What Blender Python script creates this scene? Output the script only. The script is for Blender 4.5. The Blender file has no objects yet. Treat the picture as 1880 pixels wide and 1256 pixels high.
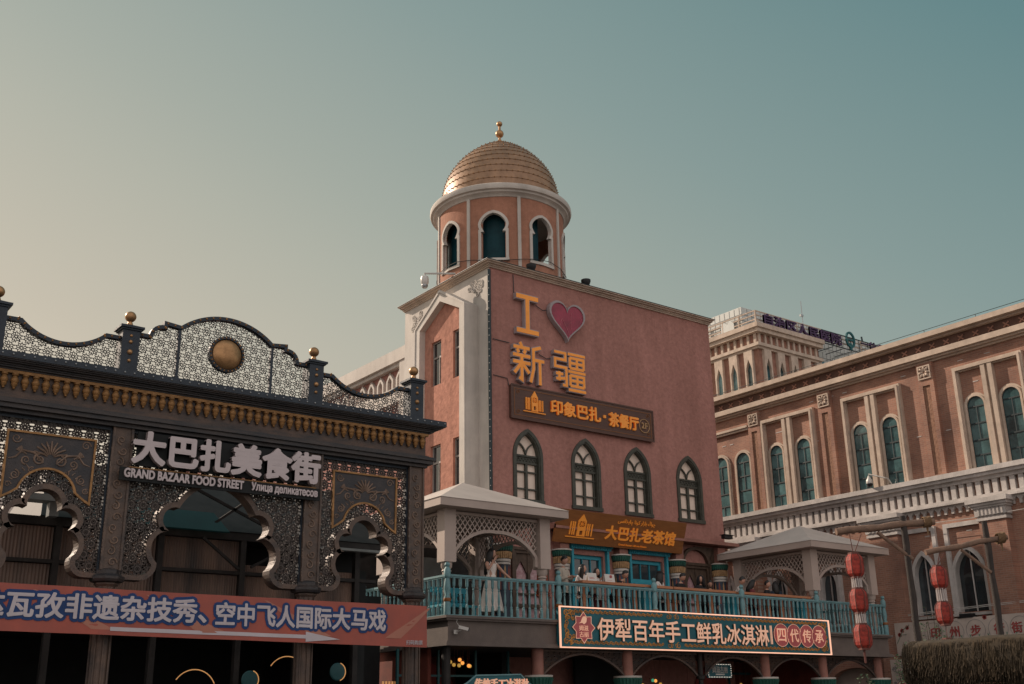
import bpy, bmesh, math, random
from mathutils import Vector, Matrix
from mathutils.geometry import tessellate_polygon
random.seed(7)
sc = bpy.context.scene
col = sc.collection
R = math.radians
PI = math.pi
# ------------------------------------------------------------------ camera
cam_d = bpy.data.cameras.new('camera'); cam = bpy.data.objects.new('camera', cam_d); col.objects.link(cam)
cam_d.sensor_width = 36.0; cam_d.lens = 38.80; cam_d.clip_start = 0.1; cam_d.clip_end = 4000
PITCH, ROLL, YAW = 0.325081047, -0.0165329786, 0.645430652
_f = Vector((math.sin(YAW)*math.cos(PITCH), math.cos(YAW)*math.cos(PITCH), math.sin(PITCH)))
_r = Vector((math.cos(YAW), -math.sin(YAW), 0)); _u = _r.cross(_f)
_r2 = math.cos(ROLL)*_r + math.sin(ROLL)*_u; _u2 = -math.sin(ROLL)*_r + math.cos(ROLL)*_u
_m = Matrix((_r2, _u2, -_f)).transposed().to_4x4(); _m.translation = (0, 0, 1.6)
cam.matrix_world = _m
sc.camera = cam
# ------------------------------------------------------------------ sky and sun
SUN = Vector((-0.40, 1.0, 0.63)).normalized()
w = bpy.data.worlds.new('World'); sc.world = w; w.use_nodes = True
nt = w.node_tree; N = nt.nodes; L = nt.links
bg = N['Background']; bg.inputs['Strength'].default_value = 0.12
sky = N.new('ShaderNodeTexSky'); sky.sky_type = 'NISHITA'; sky.sun_disc = False
sky.sun_elevation = math.asin(SUN.z); sky.sun_rotation = math.atan2(SUN.x, SUN.y)
sky.air_density = 1.3; sky.dust_density = 3.0; sky.ozone_density = 1.0
tc = N.new('ShaderNodeTexCoord'); dot = N.new('ShaderNodeVectorMath'); dot.operation = 'DOT_PRODUCT'
dot.inputs[1].default_value = (-0.41, 0.86, -1.42)      # towards the low sun and the hazy horizon
L.new(tc.outputs['Generated'], dot.inputs[0])
rng = N.new('ShaderNodeMapRange'); rng.inputs['From Min'].default_value = -1.76; rng.inputs['From Max'].default_value = 1.24; L.new(dot.outputs['Value'], rng.inputs['Value'])
ramp = N.new('ShaderNodeValToRGB'); L.new(rng.outputs['Result'], ramp.inputs['Fac'])
def ramp_set(r, pts):
    e = r.color_ramp.elements
    while len(e) > 1: e.remove(e[-1])
    e[0].position = pts[0][0]; e[0].color = (*pts[0][1], 1)
    for p, c in pts[1:]:
        k = e.new(p); k.color = (*c, 1)
# hazy city air: warm towards the low sun, grey-teal up and away from it
q = lambda t: (t+1.0)/3.0
ramp_set(ramp, [(0.0, (0.10, 0.20, 0.22)), (q(0), (0.125, 0.240, 0.250)), (q(0.35), (0.240, 0.325, 0.308)), (q(0.64), (0.366, 0.402, 0.347)), (q(0.76), (0.432, 0.440, 0.366)), (q(1.0), (0.555, 0.500, 0.395)), (q(1.35), (0.80, 0.66, 0.50)), (1.0, (0.95, 0.75, 0.55))])
# added fill: sky behind the viewer brightened to light the shaded fronts
dot2 = N.new('ShaderNodeVectorMath'); dot2.operation = 'DOT_PRODUCT'; dot2.inputs[1].default_value = (-0.35, -0.92, 0.15); L.new(tc.outputs['Generated'], dot2.inputs[0])
rng2 = N.new('ShaderNodeMapRange'); rng2.interpolation_type = 'SMOOTHSTEP'; rng2.inputs['From Min'].default_value = -0.15; rng2.inputs['From Max'].default_value = 0.75; L.new(dot2.outputs['Value'], rng2.inputs['Value'])
mxb = N.new('ShaderNodeMix'); mxb.data_type = 'RGBA'; L.new(rng2.outputs['Result'], mxb.inputs['Factor']); L.new(ramp.outputs['Color'], mxb.inputs[6]); mxb.inputs[7].default_value = (0.92, 0.84, 0.80, 1)
sc1 = N.new('ShaderNodeVectorMath'); sc1.operation = 'SCALE'; sc1.inputs['Scale'].default_value = 1/0.12
L.new(mxb.outputs[2], sc1.inputs[0])
hs = N.new('ShaderNodeHueSaturation'); hs.inputs['Saturation'].default_value = 0.55; hs.inputs['Value'].default_value = 0.8
L.new(sky.outputs['Color'], hs.inputs['Color'])
mx = N.new('ShaderNodeMix'); mx.data_type = 'RGBA'; mx.inputs['Factor'].default_value = 0.93
L.new(hs.outputs['Color'], mx.inputs[6]); L.new(sc1.outputs['Vector'], mx.inputs[7])
L.new(mx.outputs[2], bg.inputs['Color'])
sun_d = bpy.data.lights.new('sun', 'SUN'); sun_d.energy = 5.0; sun_d.angle = R(0.5); sun_d.color = (1.0, 0.82, 0.66)
sun = bpy.data.objects.new('sun', sun_d); col.objects.link(sun); sun.rotation_euler = SUN.to_track_quat('Z', 'Y').to_euler(); sun.location = SUN*200
sc.view_settings.view_transform = 'Standard'; sc.view_settings.look = 'None'; sc.view_settings.gamma = 1; sc.view_settings.exposure = 0.0
sc.cycles.max_bounces = 6

# ------------------------------------------------------------------ materials
MATS = {}
def mat(name, c, rough=0.7, metal=0.0, var=0.18, scale=2.0, bump=0.0, bscale=40.0, c2=None, emit=None, es=1.0, spec=0.4, streak=0.0, stain=0.0, rnd=0.0):
    if name in MATS: return MATS[name]
    m = bpy.data.materials.new(name); m.use_nodes = True; MATS[name] = m
    n = m.node_tree.nodes; l = m.node_tree.links; b = n['Principled BSDF']
    b.inputs['Roughness'].default_value = rough; b.inputs['Metallic'].default_value = metal
    b.inputs['Specular IOR Level'].default_value = spec
    t = n.new('ShaderNodeTexCoord')
    nz = n.new('ShaderNodeTexNoise'); nz.inputs['Scale'].default_value = scale; nz.inputs['Detail'].default_value = 6; nz.inputs['Roughness'].default_value = 0.65
    if streak:
        mp = n.new('ShaderNodeMapping'); mp.inputs['Scale'].default_value = (1, 1, streak); l.new(t.outputs['Object'], mp.inputs['Vector']); l.new(mp.outputs['Vector'], nz.inputs['Vector'])
    else: l.new(t.outputs['Object'], nz.inputs['Vector'])
    rp = n.new('ShaderNodeValToRGB'); l.new(nz.outputs['Fac'], rp.inputs['Fac'])
    if c2 is None: c2 = tuple(x*(1-2*var) for x in c); c1 = tuple(min(1, x*(1+var)) for x in c)
    else: c1 = c
    ramp_set(rp, [(0.3, c2), (0.7, c1)])
    last = rp.outputs['Color']
    def mult(fac_out, lo, hi, p0, p1):
        nonlocal last
        r2 = n.new('ShaderNodeValToRGB'); ramp_set(r2, [(p0, lo), (p1, hi)]); l.new(fac_out, r2.inputs['Fac'])
        mm = n.new('ShaderNodeMix'); mm.data_type = 'RGBA'; mm.blend_type = 'MULTIPLY'; mm.inputs['Factor'].default_value = 1.0
        l.new(last, mm.inputs[6]); l.new(r2.outputs['Color'], mm.inputs[7]); last = mm.outputs[2]
    if stain:      # rain streaks and old patches
        for sc_, zs, k in ((1.7, 0.10, 1.0), (0.45, 0.7, 0.8)):
            mp2 = n.new('ShaderNodeMapping'); mp2.inputs['Scale'].default_value = (1, 1, zs); l.new(t.outputs['Object'], mp2.inputs['Vector'])
            n3 = n.new('ShaderNodeTexNoise'); n3.inputs['Scale'].default_value = sc_; n3.inputs['Detail'].default_value = 8; n3.inputs['Roughness'].default_value = 0.7; l.new(mp2.outputs['Vector'], n3.inputs['Vector'])
            d = 1-stain*k; mult(n3.outputs['Fac'], (d, d, d*0.99), (1.03, 1.03, 1.03), 0.38, 0.62)
    if rnd:        # each copy a little different
        oi = n.new('ShaderNodeObjectInfo'); d = 1-rnd; mult(oi.outputs['Random'], (d, d, d), (1+rnd*0.7,)*3, 0.0, 1.0)
    l.new(last, b.inputs['Base Color'])
    if bump:
        n2 = n.new('ShaderNodeTexNoise'); n2.inputs['Scale'].default_value = bscale; n2.inputs['Detail'].default_value = 5; l.new(t.outputs['Object'], n2.inputs['Vector'])
        bp = n.new('ShaderNodeBump'); bp.inputs['Strength'].default_value = bump; bp.inputs['Distance'].default_value = 0.02
        l.new(n2.outputs['Fac'], bp.inputs['Height']); l.new(bp.outputs['Normal'], b.inputs['Normal'])
    if emit: b.inputs['Emission Color'].default_value = (*emit, 1); b.inputs['Emission Strength'].default_value = es
    return m
def brick(name, c1, c2, mortar, axis, bw=0.24, bh=0.075, rough=0.85):
    m = bpy.data.materials.new(name); m.use_nodes = True; MATS[name] = m
    n = m.node_tree.nodes; l = m.node_tree.links; b = n['Principled BSDF']; b.inputs['Roughness'].default_value = rough
    t = n.new('ShaderNodeTexCoord'); sp = n.new('ShaderNodeSeparateXYZ'); cb = n.new('ShaderNodeCombineXYZ')
    l.new(t.outputs['Object'], sp.inputs[0]); l.new(sp.outputs['Y' if axis == 'X' else 'X'], cb.inputs['X']); l.new(sp.outputs['Z'], cb.inputs['Y'])
    br = n.new('ShaderNodeTexBrick'); l.new(cb.outputs[0], br.inputs['Vector'])
    br.inputs['Scale'].default_value = 1; br.inputs['Brick Width'].default_value = bw; br.inputs['Row Height'].default_value = bh; br.inputs['Mortar Size'].default_value = 0.008
    br.inputs['Color1'].default_value = (*c1, 1); br.inputs['Color2'].default_value = (*c2, 1); br.inputs['Mortar'].default_value = (*mortar, 1)
    nz = n.new('ShaderNodeTexNoise'); nz.inputs['Scale'].default_value = 0.8; nz.inputs['Detail'].default_value = 7; l.new(t.outputs['Object'], nz.inputs['Vector'])
    rp = n.new('ShaderNodeValToRGB'); ramp_set(rp, [(0.32, (0.66, 0.64, 0.64)), (0.68, (1.14, 1.12, 1.08))]); l.new(nz.outputs['Fac'], rp.inputs['Fac'])
    mm = n.new('ShaderNodeMix'); mm.data_type = 'RGBA'; mm.blend_type = 'MULTIPLY'; mm.inputs['Factor'].default_value = 1
    l.new(br.outputs['Color'], mm.inputs[6]); l.new(rp.outputs['Color'], mm.inputs[7]); l.new(mm.outputs[2], b.inputs['Base Color'])
    bp = n.new('ShaderNodeBump'); bp.inputs['Strength'].default_value = 0.5; bp.inputs['Distance'].default_value = 0.01; bp.invert = True
    l.new(br.outputs['Fac'], bp.inputs['Height']); l.new(bp.outputs['Normal'], b.inputs['Normal'])
    return m
def glass(name, c, rough=0.06, spec=0.9):
    m = mat(name, c, rough=rough, var=0.35, scale=1.1, spec=spec, rnd=0.45, bump=0.12, bscale=2.5); return m
M_ = MATS
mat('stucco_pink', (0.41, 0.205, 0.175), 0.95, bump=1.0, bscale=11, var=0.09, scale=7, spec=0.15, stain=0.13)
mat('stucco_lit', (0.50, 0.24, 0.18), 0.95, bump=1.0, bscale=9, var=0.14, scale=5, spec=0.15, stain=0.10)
mat('white_paint', (0.62, 0.57, 0.52), 0.8, bump=0.25, bscale=25, var=0.10, scale=1.0, c2=(0.50, 0.46, 0.43), stain=0.14)
mat('cream_stone', (0.55, 0.44, 0.36), 0.85, bump=0.2, bscale=30, var=0.10, scale=2.5, stain=0.12)
mat('grey_stone', (0.55, 0.51, 0.49), 0.85, bump=0.3, bscale=20, var=0.12, scale=2, stain=0.14)
mat('orange_stucco', (0.41, 0.195, 0.13), 0.9, bump=0.5, bscale=14, var=0.10, scale=4, stain=0.14)
mat('dome_gold', (0.36, 0.215, 0.13), 0.45, 0.25, bump=0.10, bscale=6, var=0.14, scale=3, stain=0.16)
mat('gold', (0.44, 0.25, 0.12), 0.42, 0.7, var=0.2, scale=6)
mat('gold_paint', (0.34, 0.18, 0.07), 0.55, 0.35, var=0.25, scale=6)
mat('iron_wood', (0.064, 0.050, 0.045), 0.45, 0.1, bump=0.3, bscale=30, scale=2.2, c2=(0.016, 0.020, 0.026), streak=9)
mat('iron_blue', (0.028, 0.040, 0.055), 0.45, 0.2, bump=0.2, bscale=30, scale=3, c2=(0.014, 0.02, 0.03))
mat('bronze_wood', (0.15, 0.10, 0.075), 0.55, 0.1, bump=0.4, bscale=40, scale=4, c2=(0.055, 0.046, 0.044))
mat('lattice_metal', (0.090, 0.068, 0.058), 0.5, 0.2, var=0.2, scale=4, c2=(0.06, 0.052, 0.05))
mat('crest_metal', (0.055, 0.058, 0.062), 0.5, 0.2, var=0.2, scale=4, c2=(0.032, 0.036, 0.04))
mat('frieze_wood', (0.125, 0.078, 0.056), 0.5, 0.1, bump=0.3, scale=2.0, c2=(0.026, 0.028, 0.033), streak=4)
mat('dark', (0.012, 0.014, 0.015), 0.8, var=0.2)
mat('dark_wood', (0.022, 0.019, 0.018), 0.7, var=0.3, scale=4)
mat('black', (0.012, 0.012, 0.014), 0.5)
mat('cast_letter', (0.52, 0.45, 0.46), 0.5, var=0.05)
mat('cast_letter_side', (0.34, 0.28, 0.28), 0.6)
mat('banner_red', (0.42, 0.105, 0.075), 0.75, scale=1.2, c2=(0.27, 0.085, 0.07))
mat('banner_orange', (0.42, 0.18, 0.13), 0.75, var=0.06)
mat('banner_blue', (0.016, 0.05, 0.165), 0.75, var=0.1)
mat('banner_white', (0.52, 0.47, 0.50), 0.75, var=0.05)
mat('teal_paint', (0.17, 0.315, 0.335), 0.55, scale=5, c2=(0.10, 0.215, 0.24), rnd=0.12)
mat('teal_bright', (0.03, 0.33, 0.42), 0.5, scale=4, c2=(0.02, 0.24, 0.33))
mat('teal_sign', (0.012, 0.115, 0.145), 0.5, var=0.12)
mat('neon_warm', (0.8, 0.5, 0.4), emit=(1.0, 0.52, 0.34), es=0.85)
mat('letter_lit', (0.75, 0.47, 0.34), emit=(1.0, 0.52, 0.34), es=0.30, var=0.05)
mat('sign_red', (0.50, 0.115, 0.12), 0.5, var=0.08)
mat('orange_letter', (0.80, 0.30, 0.05), 0.5, var=0.08, emit=(1.0, 0.32, 0.03), es=0.10)
mat('letter_case', (0.33, 0.28, 0.29), 0.55, var=0.05)
mat('heart_red', (0.30, 0.025, 0.06), 0.25, var=0.2, scale=2)
mat('heart_glint', (0.42, 0.10, 0.13), 0.3, var=0.05)
mat('sign_brown', (0.11, 0.055, 0.040), 0.55, scale=2, c2=(0.075, 0.038, 0.03), streak=6)
mat('sign_wood', (0.27, 0.105, 0.03), 0.5, scale=2.5, c2=(0.19, 0.070, 0.02), streak=7)
mat('kiosk_paint', (0.42, 0.34, 0.30), 0.6, var=0.06, scale=1.0)
mat('kiosk_roof', (0.52, 0.46, 0.42), 0.55, var=0.08, scale=0.8)
mat('window_green', (0.060, 0.062, 0.050), 0.5, var=0.2, scale=6)
mat('blind', (0.80, 0.66, 0.56), 0.4, var=0.08, scale=3, streak=0.3)
mat('concrete_brown', (0.16, 0.13, 0.115), 0.85, bump=0.3, bscale=30, scale=2, c2=(0.11, 0.09, 0.082))
mat('window_frame_grey', (0.30, 0.27, 0.25), 0.5)
glass('glass_dark', (0.035, 0.05, 0.058), 0.04, 1.0); glass('glass_teal', (0.025, 0.10, 0.12), 0.08); glass('glass_sky', (0.10, 0.20, 0.21), 0.10)
mat('glass_tower', (0.006, 0.045, 0.058), 0.5, var=0.2, spec=0.15)
mat('mullion', (0.020, 0.035, 0.042), 0.5)
brick('brick_x', (0.37, 0.185, 0.13), (0.285, 0.145, 0.105), (0.34, 0.24, 0.19), 'X')
brick('brick_y', (0.37, 0.185, 0.13), (0.285, 0.145, 0.105), (0.34, 0.24, 0.19), 'Y')
mat('brick_plain', (0.32, 0.165, 0.12), 0.85, bump=0.3, bscale=40)
mat('brick_dark', (0.12, 0.065, 0.05), 0.85, bump=0.3, bscale=40)
mat('cut_terracotta', (0.36, 0.20, 0.13), 0.85, bump=1.0, bscale=14, scale=10, c2=(0.18, 0.09, 0.06))
mat('tile_grey', (0.20, 0.21, 0.21), 0.6)
mat('tile_white', (0.52, 0.54, 0.52), 0.4, var=0.05)
mat('purple_letter', (0.055, 0.02, 0.075), 0.6); mat('teal_letter', (0.01, 0.10, 0.11), 0.6)
mat('steel', (0.35, 0.36, 0.37), 0.35, 0.8, var=0.1); mat('white_metal', (0.55, 0.53, 0.50), 0.4, 0.1, var=0.08)
mat('log', (0.26, 0.16, 0.11), 0.85, bump=0.6, bscale=30, scale=5, c2=(0.11, 0.075, 0.06)); mat('post_log', (0.055, 0.042, 0.036), 0.85, bump=0.6, bscale=30, scale=4, c2=(0.028, 0.024, 0.023))
mat('lantern_red', (0.34, 0.035, 0.022), 0.65, var=0.38, scale=14, rnd=0.2, bump=0.3, bscale=60); mat('lantern_dark', (0.14, 0.05, 0.04), 0.7); mat('rope', (0.18, 0.11, 0.06), 0.9)
mat('tassel_pale', (0.50, 0.44, 0.42), 0.8, var=0.1)
mat('straw', (0.060, 0.042, 0.024), 0.95, scale=14, c2=(0.024, 0.018, 0.012), streak=0.15); mat('straw_light', (0.095, 0.066, 0.038), 0.95, scale=14, c2=(0.06, 0.04, 0.025), streak=0.15)
mat('carve', (0.20, 0.135, 0.10), 0.5, 0.1, var=0.25, scale=8); mat('panel_dark', (0.065, 0.055, 0.055), 0.55, 0.1, bump=0.4, scale=4, c2=(0.03, 0.032, 0.038))
mat('leaf', (0.045, 0.085, 0.035), 0.6, var=0.3, scale=8); mat('stem', (0.06, 0.045, 0.03), 0.9)
mat('skin', (0.46, 0.26, 0.19), 0.55, var=0.06); mat('hair', (0.012, 0.010, 0.010), 0.4, var=0.2); mat('eye_dark', (0.02, 0.015, 0.012), 0.3); mat('lip', (0.36, 0.12, 0.11), 0.5)
mat('dress_white', (0.70, 0.63, 0.58), 0.85, var=0.10, scale=5); mat('cloth_beige', (0.44, 0.39, 0.33), 0.9, var=0.1); mat('cloth_orange', (0.40, 0.09, 0.045), 0.9, var=0.15)
mat('cloth_black', (0.015, 0.015, 0.017), 0.9, var=0.2); mat('cloth_navy', (0.02, 0.03, 0.05), 0.9, var=0.2); mat('cloth_white', (0.58, 0.55, 0.53), 0.9, var=0.06); mat('cloth_maroon', (0.14, 0.03, 0.035), 0.9)
mat('table_orange', (0.46, 0.20, 0.10), 0.55, scale=3, c2=(0.36, 0.14, 0.07), streak=5)
mat('board_white', (0.60, 0.58, 0.55), 0.5, var=0.05)
mat('cap_green', (0.02, 0.10, 0.075), 0.6); mat('cap_tan', (0.42, 0.26, 0.13), 0.7, var=0.2, scale=8); mat('cap_red', (0.28, 0.07, 0.05), 0.7); mat('shaft_blue', (0.035, 0.05, 0.075), 0.6); mat('shaft_salmon', (0.30, 0.14, 0.11), 0.7)
mat('door_brown', (0.085, 0.055, 0.038), 0.6, var=0.25, scale=6); mat('pattern_glass', (0.55, 0.42, 0.42), 0.3, var=0.1, scale=9, c2=(0.28, 0.10, 0.13))
mat('wall_red', (0.16, 0.035, 0.022), 0.8); mat('shutter_tan', (0.25, 0.165, 0.125), 0.6, scale=1.8, c2=(0.035, 0.033, 0.035), streak=0.12)
mat('awning_teal', (0.015, 0.085, 0.095), 0.5, var=0.08); mat('eave_grey', (0.20, 0.22, 0.22), 0.6)
mat('asphalt', (0.055, 0.053, 0.05), 0.9, bump=0.3, bscale=60); mat('paving', (0.20, 0.18, 0.165), 0.85, scale=6)
mat('bulb_amber', (0.9, 0.4, 0.1), emit=(1.0, 0.38, 0.08), es=1.0); mat('bulb_yellow', (0.7, 0.5, 0.1), emit=(1.0, 0.55, 0.12), es=0.35); mat('bulb_green', (0.1, 0.5, 0.3), emit=(0.15, 0.9, 0.5), es=0.22); mat('bulb_white', (0.9, 0.8, 0.7), emit=(1.0, 0.85, 0.7), es=1.0)
mat('led_green', (0.05, 0.3, 0.15), emit=(0.06, 0.55, 0.28), es=0.35); mat('led_cyan', (0.2, 0.5, 0.6), emit=(0.3, 0.8, 0.95), es=0.6); mat('neon_arc', (0.8, 0.5, 0.2), emit=(1.0, 0.45, 0.16), es=0.35)
mat('mural_cream', (0.50, 0.42, 0.37), 0.8, var=0.08); mat('mural_red', (0.33, 0.06, 0.055), 0.8); mat('mural_green', (0.12, 0.20, 0.14), 0.8); mat('mural_grey', (0.22, 0.22, 0.22), 0.8)
mat('pattern_orange', (0.55, 0.24, 0.05), 0.6, var=0.2)
mat('umbrella_red', (0.16, 0.035, 0.03), 0.8)

# ------------------------------------------------------------------ mesh builder
class MB:
    def __init__(s): s.v = []; s.f = []; s.m = []
    def add(s, vs, fs, m=0):
        o = len(s.v); s.v += [tuple(p) for p in vs]
        for f in fs: s.f.append(tuple(i+o for i in f)); s.m.append(m)
        return s
    def box(s, x0, x1, y0, y1, z0, z1, m=0):
        return s.add([(x, y, z) for x in (x0, x1) for y in (y0, y1) for z in (z0, z1)], [(0, 1, 3, 2), (4, 6, 7, 5), (0, 4, 5, 1), (2, 3, 7, 6), (0, 2, 6, 4), (1, 5, 7, 3)], m)
    def prism(s, pts, ax, a0, a1, m=0):
        n = len(pts); return s.add([P3(p, ax, a0) for p in pts]+[P3(p, ax, a1) for p in pts], [tuple(range(n)), tuple(range(2*n-1, n-1, -1))]+[(i, (i+1) % n, n+(i+1) % n, n+i) for i in range(n)], m)
    def holed(s, outer, holes, ax, a0, a1, m=0, back=False):
        loops = [[Vector((p[0], p[1], 0)) for p in lp] for lp in [outer]+holes]
        tri = tessellate_polygon(loops); flat = [p for lp in loops for p in lp]
        s.add([P3(p, ax, a0) for p in flat], tri, m)
        if back: s.add([P3(p, ax, a1) for p in flat], tri, m)
        for lp in loops:
            n = len(lp); s.add([P3(p, ax, a0) for p in lp]+[P3(p, ax, a1) for p in lp], [(i, (i+1) % n, n+(i+1) % n, n+i) for i in range(n)], m)
        return s
    def strip(s, A, B, ax, a0, a1, m=0, closed=False):
        n = len(A); k = n if closed else n-1
        vs = [P3(p, ax, a0) for p in A]+[P3(p, ax, a0) for p in B]+[P3(p, ax, a1) for p in A]+[P3(p, ax, a1) for p in B]
        fs = []
        for i in range(k):
            j = (i+1) % n; fs += [(i, j, n+j, n+i), (2*n+i, 3*n+i, 3*n+j, 2*n+j), (i, 2*n+i, 2*n+j, j), (n+i, n+j, 3*n+j, 3*n+i)]
        if not closed: fs += [(0, n, 3*n, 2*n), (n-1, 3*n-1, 4*n-1, 2*n-1)]
        return s.add(vs, fs, m)
    def path(s, pts, wd, ax, a0, a1, m=0, closed=False, side=0):
        """flat band of width wd along a 2D polyline; side 0 centred, +1 left, -1 right"""
        A = offset(pts, wd*(0.5 if side == 0 else (1 if side > 0 else 0)), closed); B = offset(pts, -wd*(0.5 if side == 0 else (0 if side > 0 else 1)), closed)
        return s.strip(A, B, ax, a0, a1, m, closed)
    def bar(s, p, q, wd, h=None, m=0, up=(0, 0, 1)):
        h = h or wd; p = Vector(p); q = Vector(q); d = (q-p).normalized(); u = Vector(up)
        if abs(d.dot(u)) > 0.98: u = Vector((0, 1, 0))
        a = d.cross(u).normalized()*wd/2; b = a.cross(d).normalized()*h/2
        vs = [p-a-b, p+a-b, p+a+b, p-a+b, q-a-b, q+a-b, q+a+b, q-a+b]
        return s.add(vs, [(0, 1, 2, 3), (4, 7, 6, 5), (0, 4, 5, 1), (1, 5, 6, 2), (2, 6, 7, 3), (3, 7, 4, 0)], m)
    def tube(s, pts, r, n=8, m=0, cap=True):
        pts = [Vector(p) for p in pts]; rs = r if isinstance(r, (list, tuple)) else [r]*len(pts); vs = []; k = len(pts)
        u = None
        for i, p in enumerate(pts):
            d = (pts[min(i+1, k-1)]-pts[max(i-1, 0)]).normalized()
            if u is None: u = d.orthogonal().normalized()
            u = (u-d*u.dot(d)); u = u.normalized() if u.length > 1e-6 else d.orthogonal().normalized()
            b = d.cross(u)
            for j in range(n): t = 2*PI*j/n; vs.append(p+(u*math.cos(t)+b*math.sin(t))*rs[i])
        fs = [(i*n+j, i*n+(j+1) % n, (i+1)*n+(j+1) % n, (i+1)*n+j) for i in range(k-1) for j in range(n)]
        if cap: fs += [tuple(range(n-1, -1, -1)), tuple((k-1)*n+j for j in range(n))]
        return s.add(vs, fs, m)
    def lathe(s, prof, c, n=24, m=0, axis='Z', ms=None, ph=0):
        vs = []; k = len(prof)
        for r, z in prof:
            for j in range(n):
                t = 2*PI*j/n+ph; a, b = r*math.cos(t), r*math.sin(t)
                vs.append((c[0]+a, c[1]+b, c[2]+z) if axis == 'Z' else ((c[0]+a, c[1]+z, c[2]+b) if axis == 'Y' else (c[0]+z, c[1]+a, c[2]+b)))
        for i in range(k-1):
            fs = [(j, (j+1) % n, n+(j+1) % n, n+j) for j in range(n)]
            s.add(vs[i*n:(i+2)*n], fs, ms[i] if ms else m)
        for i in (0, k-1):
            if prof[i][0] > 1e-4: s.add(vs[i*n:(i+1)*n], [tuple(range(n))], ms[min(i, k-2)] if ms else m)
        return s
    def sphere(s, c, r, n=12, m=0, sc3=(1, 1, 1)):
        k = max(4, n//2); vs = [(c[0], c[1], c[2]-r*sc3[2])]
        for i in range(1, k):
            f = PI*i/k-PI/2
            for j in range(n): t = 2*PI*j/n; vs.append((c[0]+r*sc3[0]*math.cos(f)*math.cos(t), c[1]+r*sc3[1]*math.cos(f)*math.sin(t), c[2]+r*sc3[2]*math.sin(f)))
        vs.append((c[0], c[1], c[2]+r*sc3[2])); e = len(vs)-1
        fs = [(0, 1+(j+1) % n, 1+j) for j in range(n)]+[(1+i*n+j, 1+i*n+(j+1) % n, 1+(i+1)*n+(j+1) % n, 1+(i+1)*n+j) for i in range(k-2) for j in range(n)]+[(e, 1+(k-2)*n+j, 1+(k-2)*n+(j+1) % n) for j in range(n)]
        return s.add(vs, fs, m)
def P3(p, ax, a): return (p[0], a, p[1]) if ax == 'Y' else ((a, p[0], p[1]) if ax == 'X' else (p[0], p[1], a))
def offset(pts, d, closed=False):
    if abs(d) < 1e-9: return [tuple(p[:2]) for p in pts]
    n = len(pts); out = []
    for i in range(n):
        a = Vector(pts[(i-1) % n][:2]) if (closed or i > 0) else None; b = Vector(pts[i][:2]); c = Vector(pts[(i+1) % n][:2]) if (closed or i < n-1) else None
        ns = []
        if a is not None and (b-a).length > 1e-7: t = (b-a).normalized(); ns.append(Vector((-t.y, t.x)))
        if c is not None and (c-b).length > 1e-7: t = (c-b).normalized(); ns.append(Vector((-t.y, t.x)))
        if not ns: out.append((b.x, b.y)); continue
        nn = sum(ns, Vector((0, 0))); nn = nn.normalized() if nn.length > 1e-6 else ns[0]
        k = max(0.45, nn.dot(ns[0])); out.append((b.x+nn.x*d/k, b.y+nn.y*d/k))
    return out
def arc(cx, cz, r, a0, a1, n=16, rz=None): return [(cx+r*math.cos(R(a0+(a1-a0)*i/n)), cz+(rz or r)*math.sin(R(a0+(a1-a0)*i/n))) for i in range(n+1)]
def arc3(p, q, s, n=8):
    """circular arc through three 2D points"""
    ax, ay = p; bx, by = q; cx, cy = s; d = 2*(ax*(by-cy)+bx*(cy-ay)+cx*(ay-by))
    if abs(d) < 1e-9: return [p, q, s]
    ux = ((ax*ax+ay*ay)*(by-cy)+(bx*bx+by*by)*(cy-ay)+(cx*cx+cy*cy)*(ay-by))/d; uy = ((ax*ax+ay*ay)*(cx-bx)+(bx*bx+by*by)*(ax-cx)+(cx*cx+cy*cy)*(bx-ax))/d
    r = math.hypot(ax-ux, ay-uy); t0 = math.atan2(ay-uy, ax-ux); t1 = math.atan2(by-uy, bx-ux); t2 = math.atan2(cy-uy, cx-ux)
    sp = (t2-t0) % (2*PI); sq = (t1-t0) % (2*PI)
    if sq > sp: sp -= 2*PI
    return [(ux+r*math.cos(t0+sp*i/n), uy+r*math.sin(t0+sp*i/n)) for i in range(n+1)]
def pointed(x0, x1, zs, zt, n=10):
    """pointed (ogive) arch outline from left springing over the apex to right springing"""
    c = (x0+x1)/2; h = zt-zs; w2 = (x1-x0)/2
    l = arc3((x0, zs), (x0+w2*0.34, zs+h*0.64), (c, zt), n); return l+[(2*c-p[0], p[1]) for p in reversed(l[:-1])]
def inside(pt, poly):
    x, y = pt; c = False; j = len(poly)-1
    for i in range(len(poly)):
        a, b = poly[i], poly[j]
        if (a[1] > y) != (b[1] > y) and x < (b[0]-a[0])*(y-a[1])/(b[1]-a[1])+a[0]: c = not c
        j = i
    return c
def root_of(o):
    while o.parent: o = o.parent
    return o
def link(o, parent):
    col.objects.link(o)
    if parent: o.parent = parent
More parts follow.
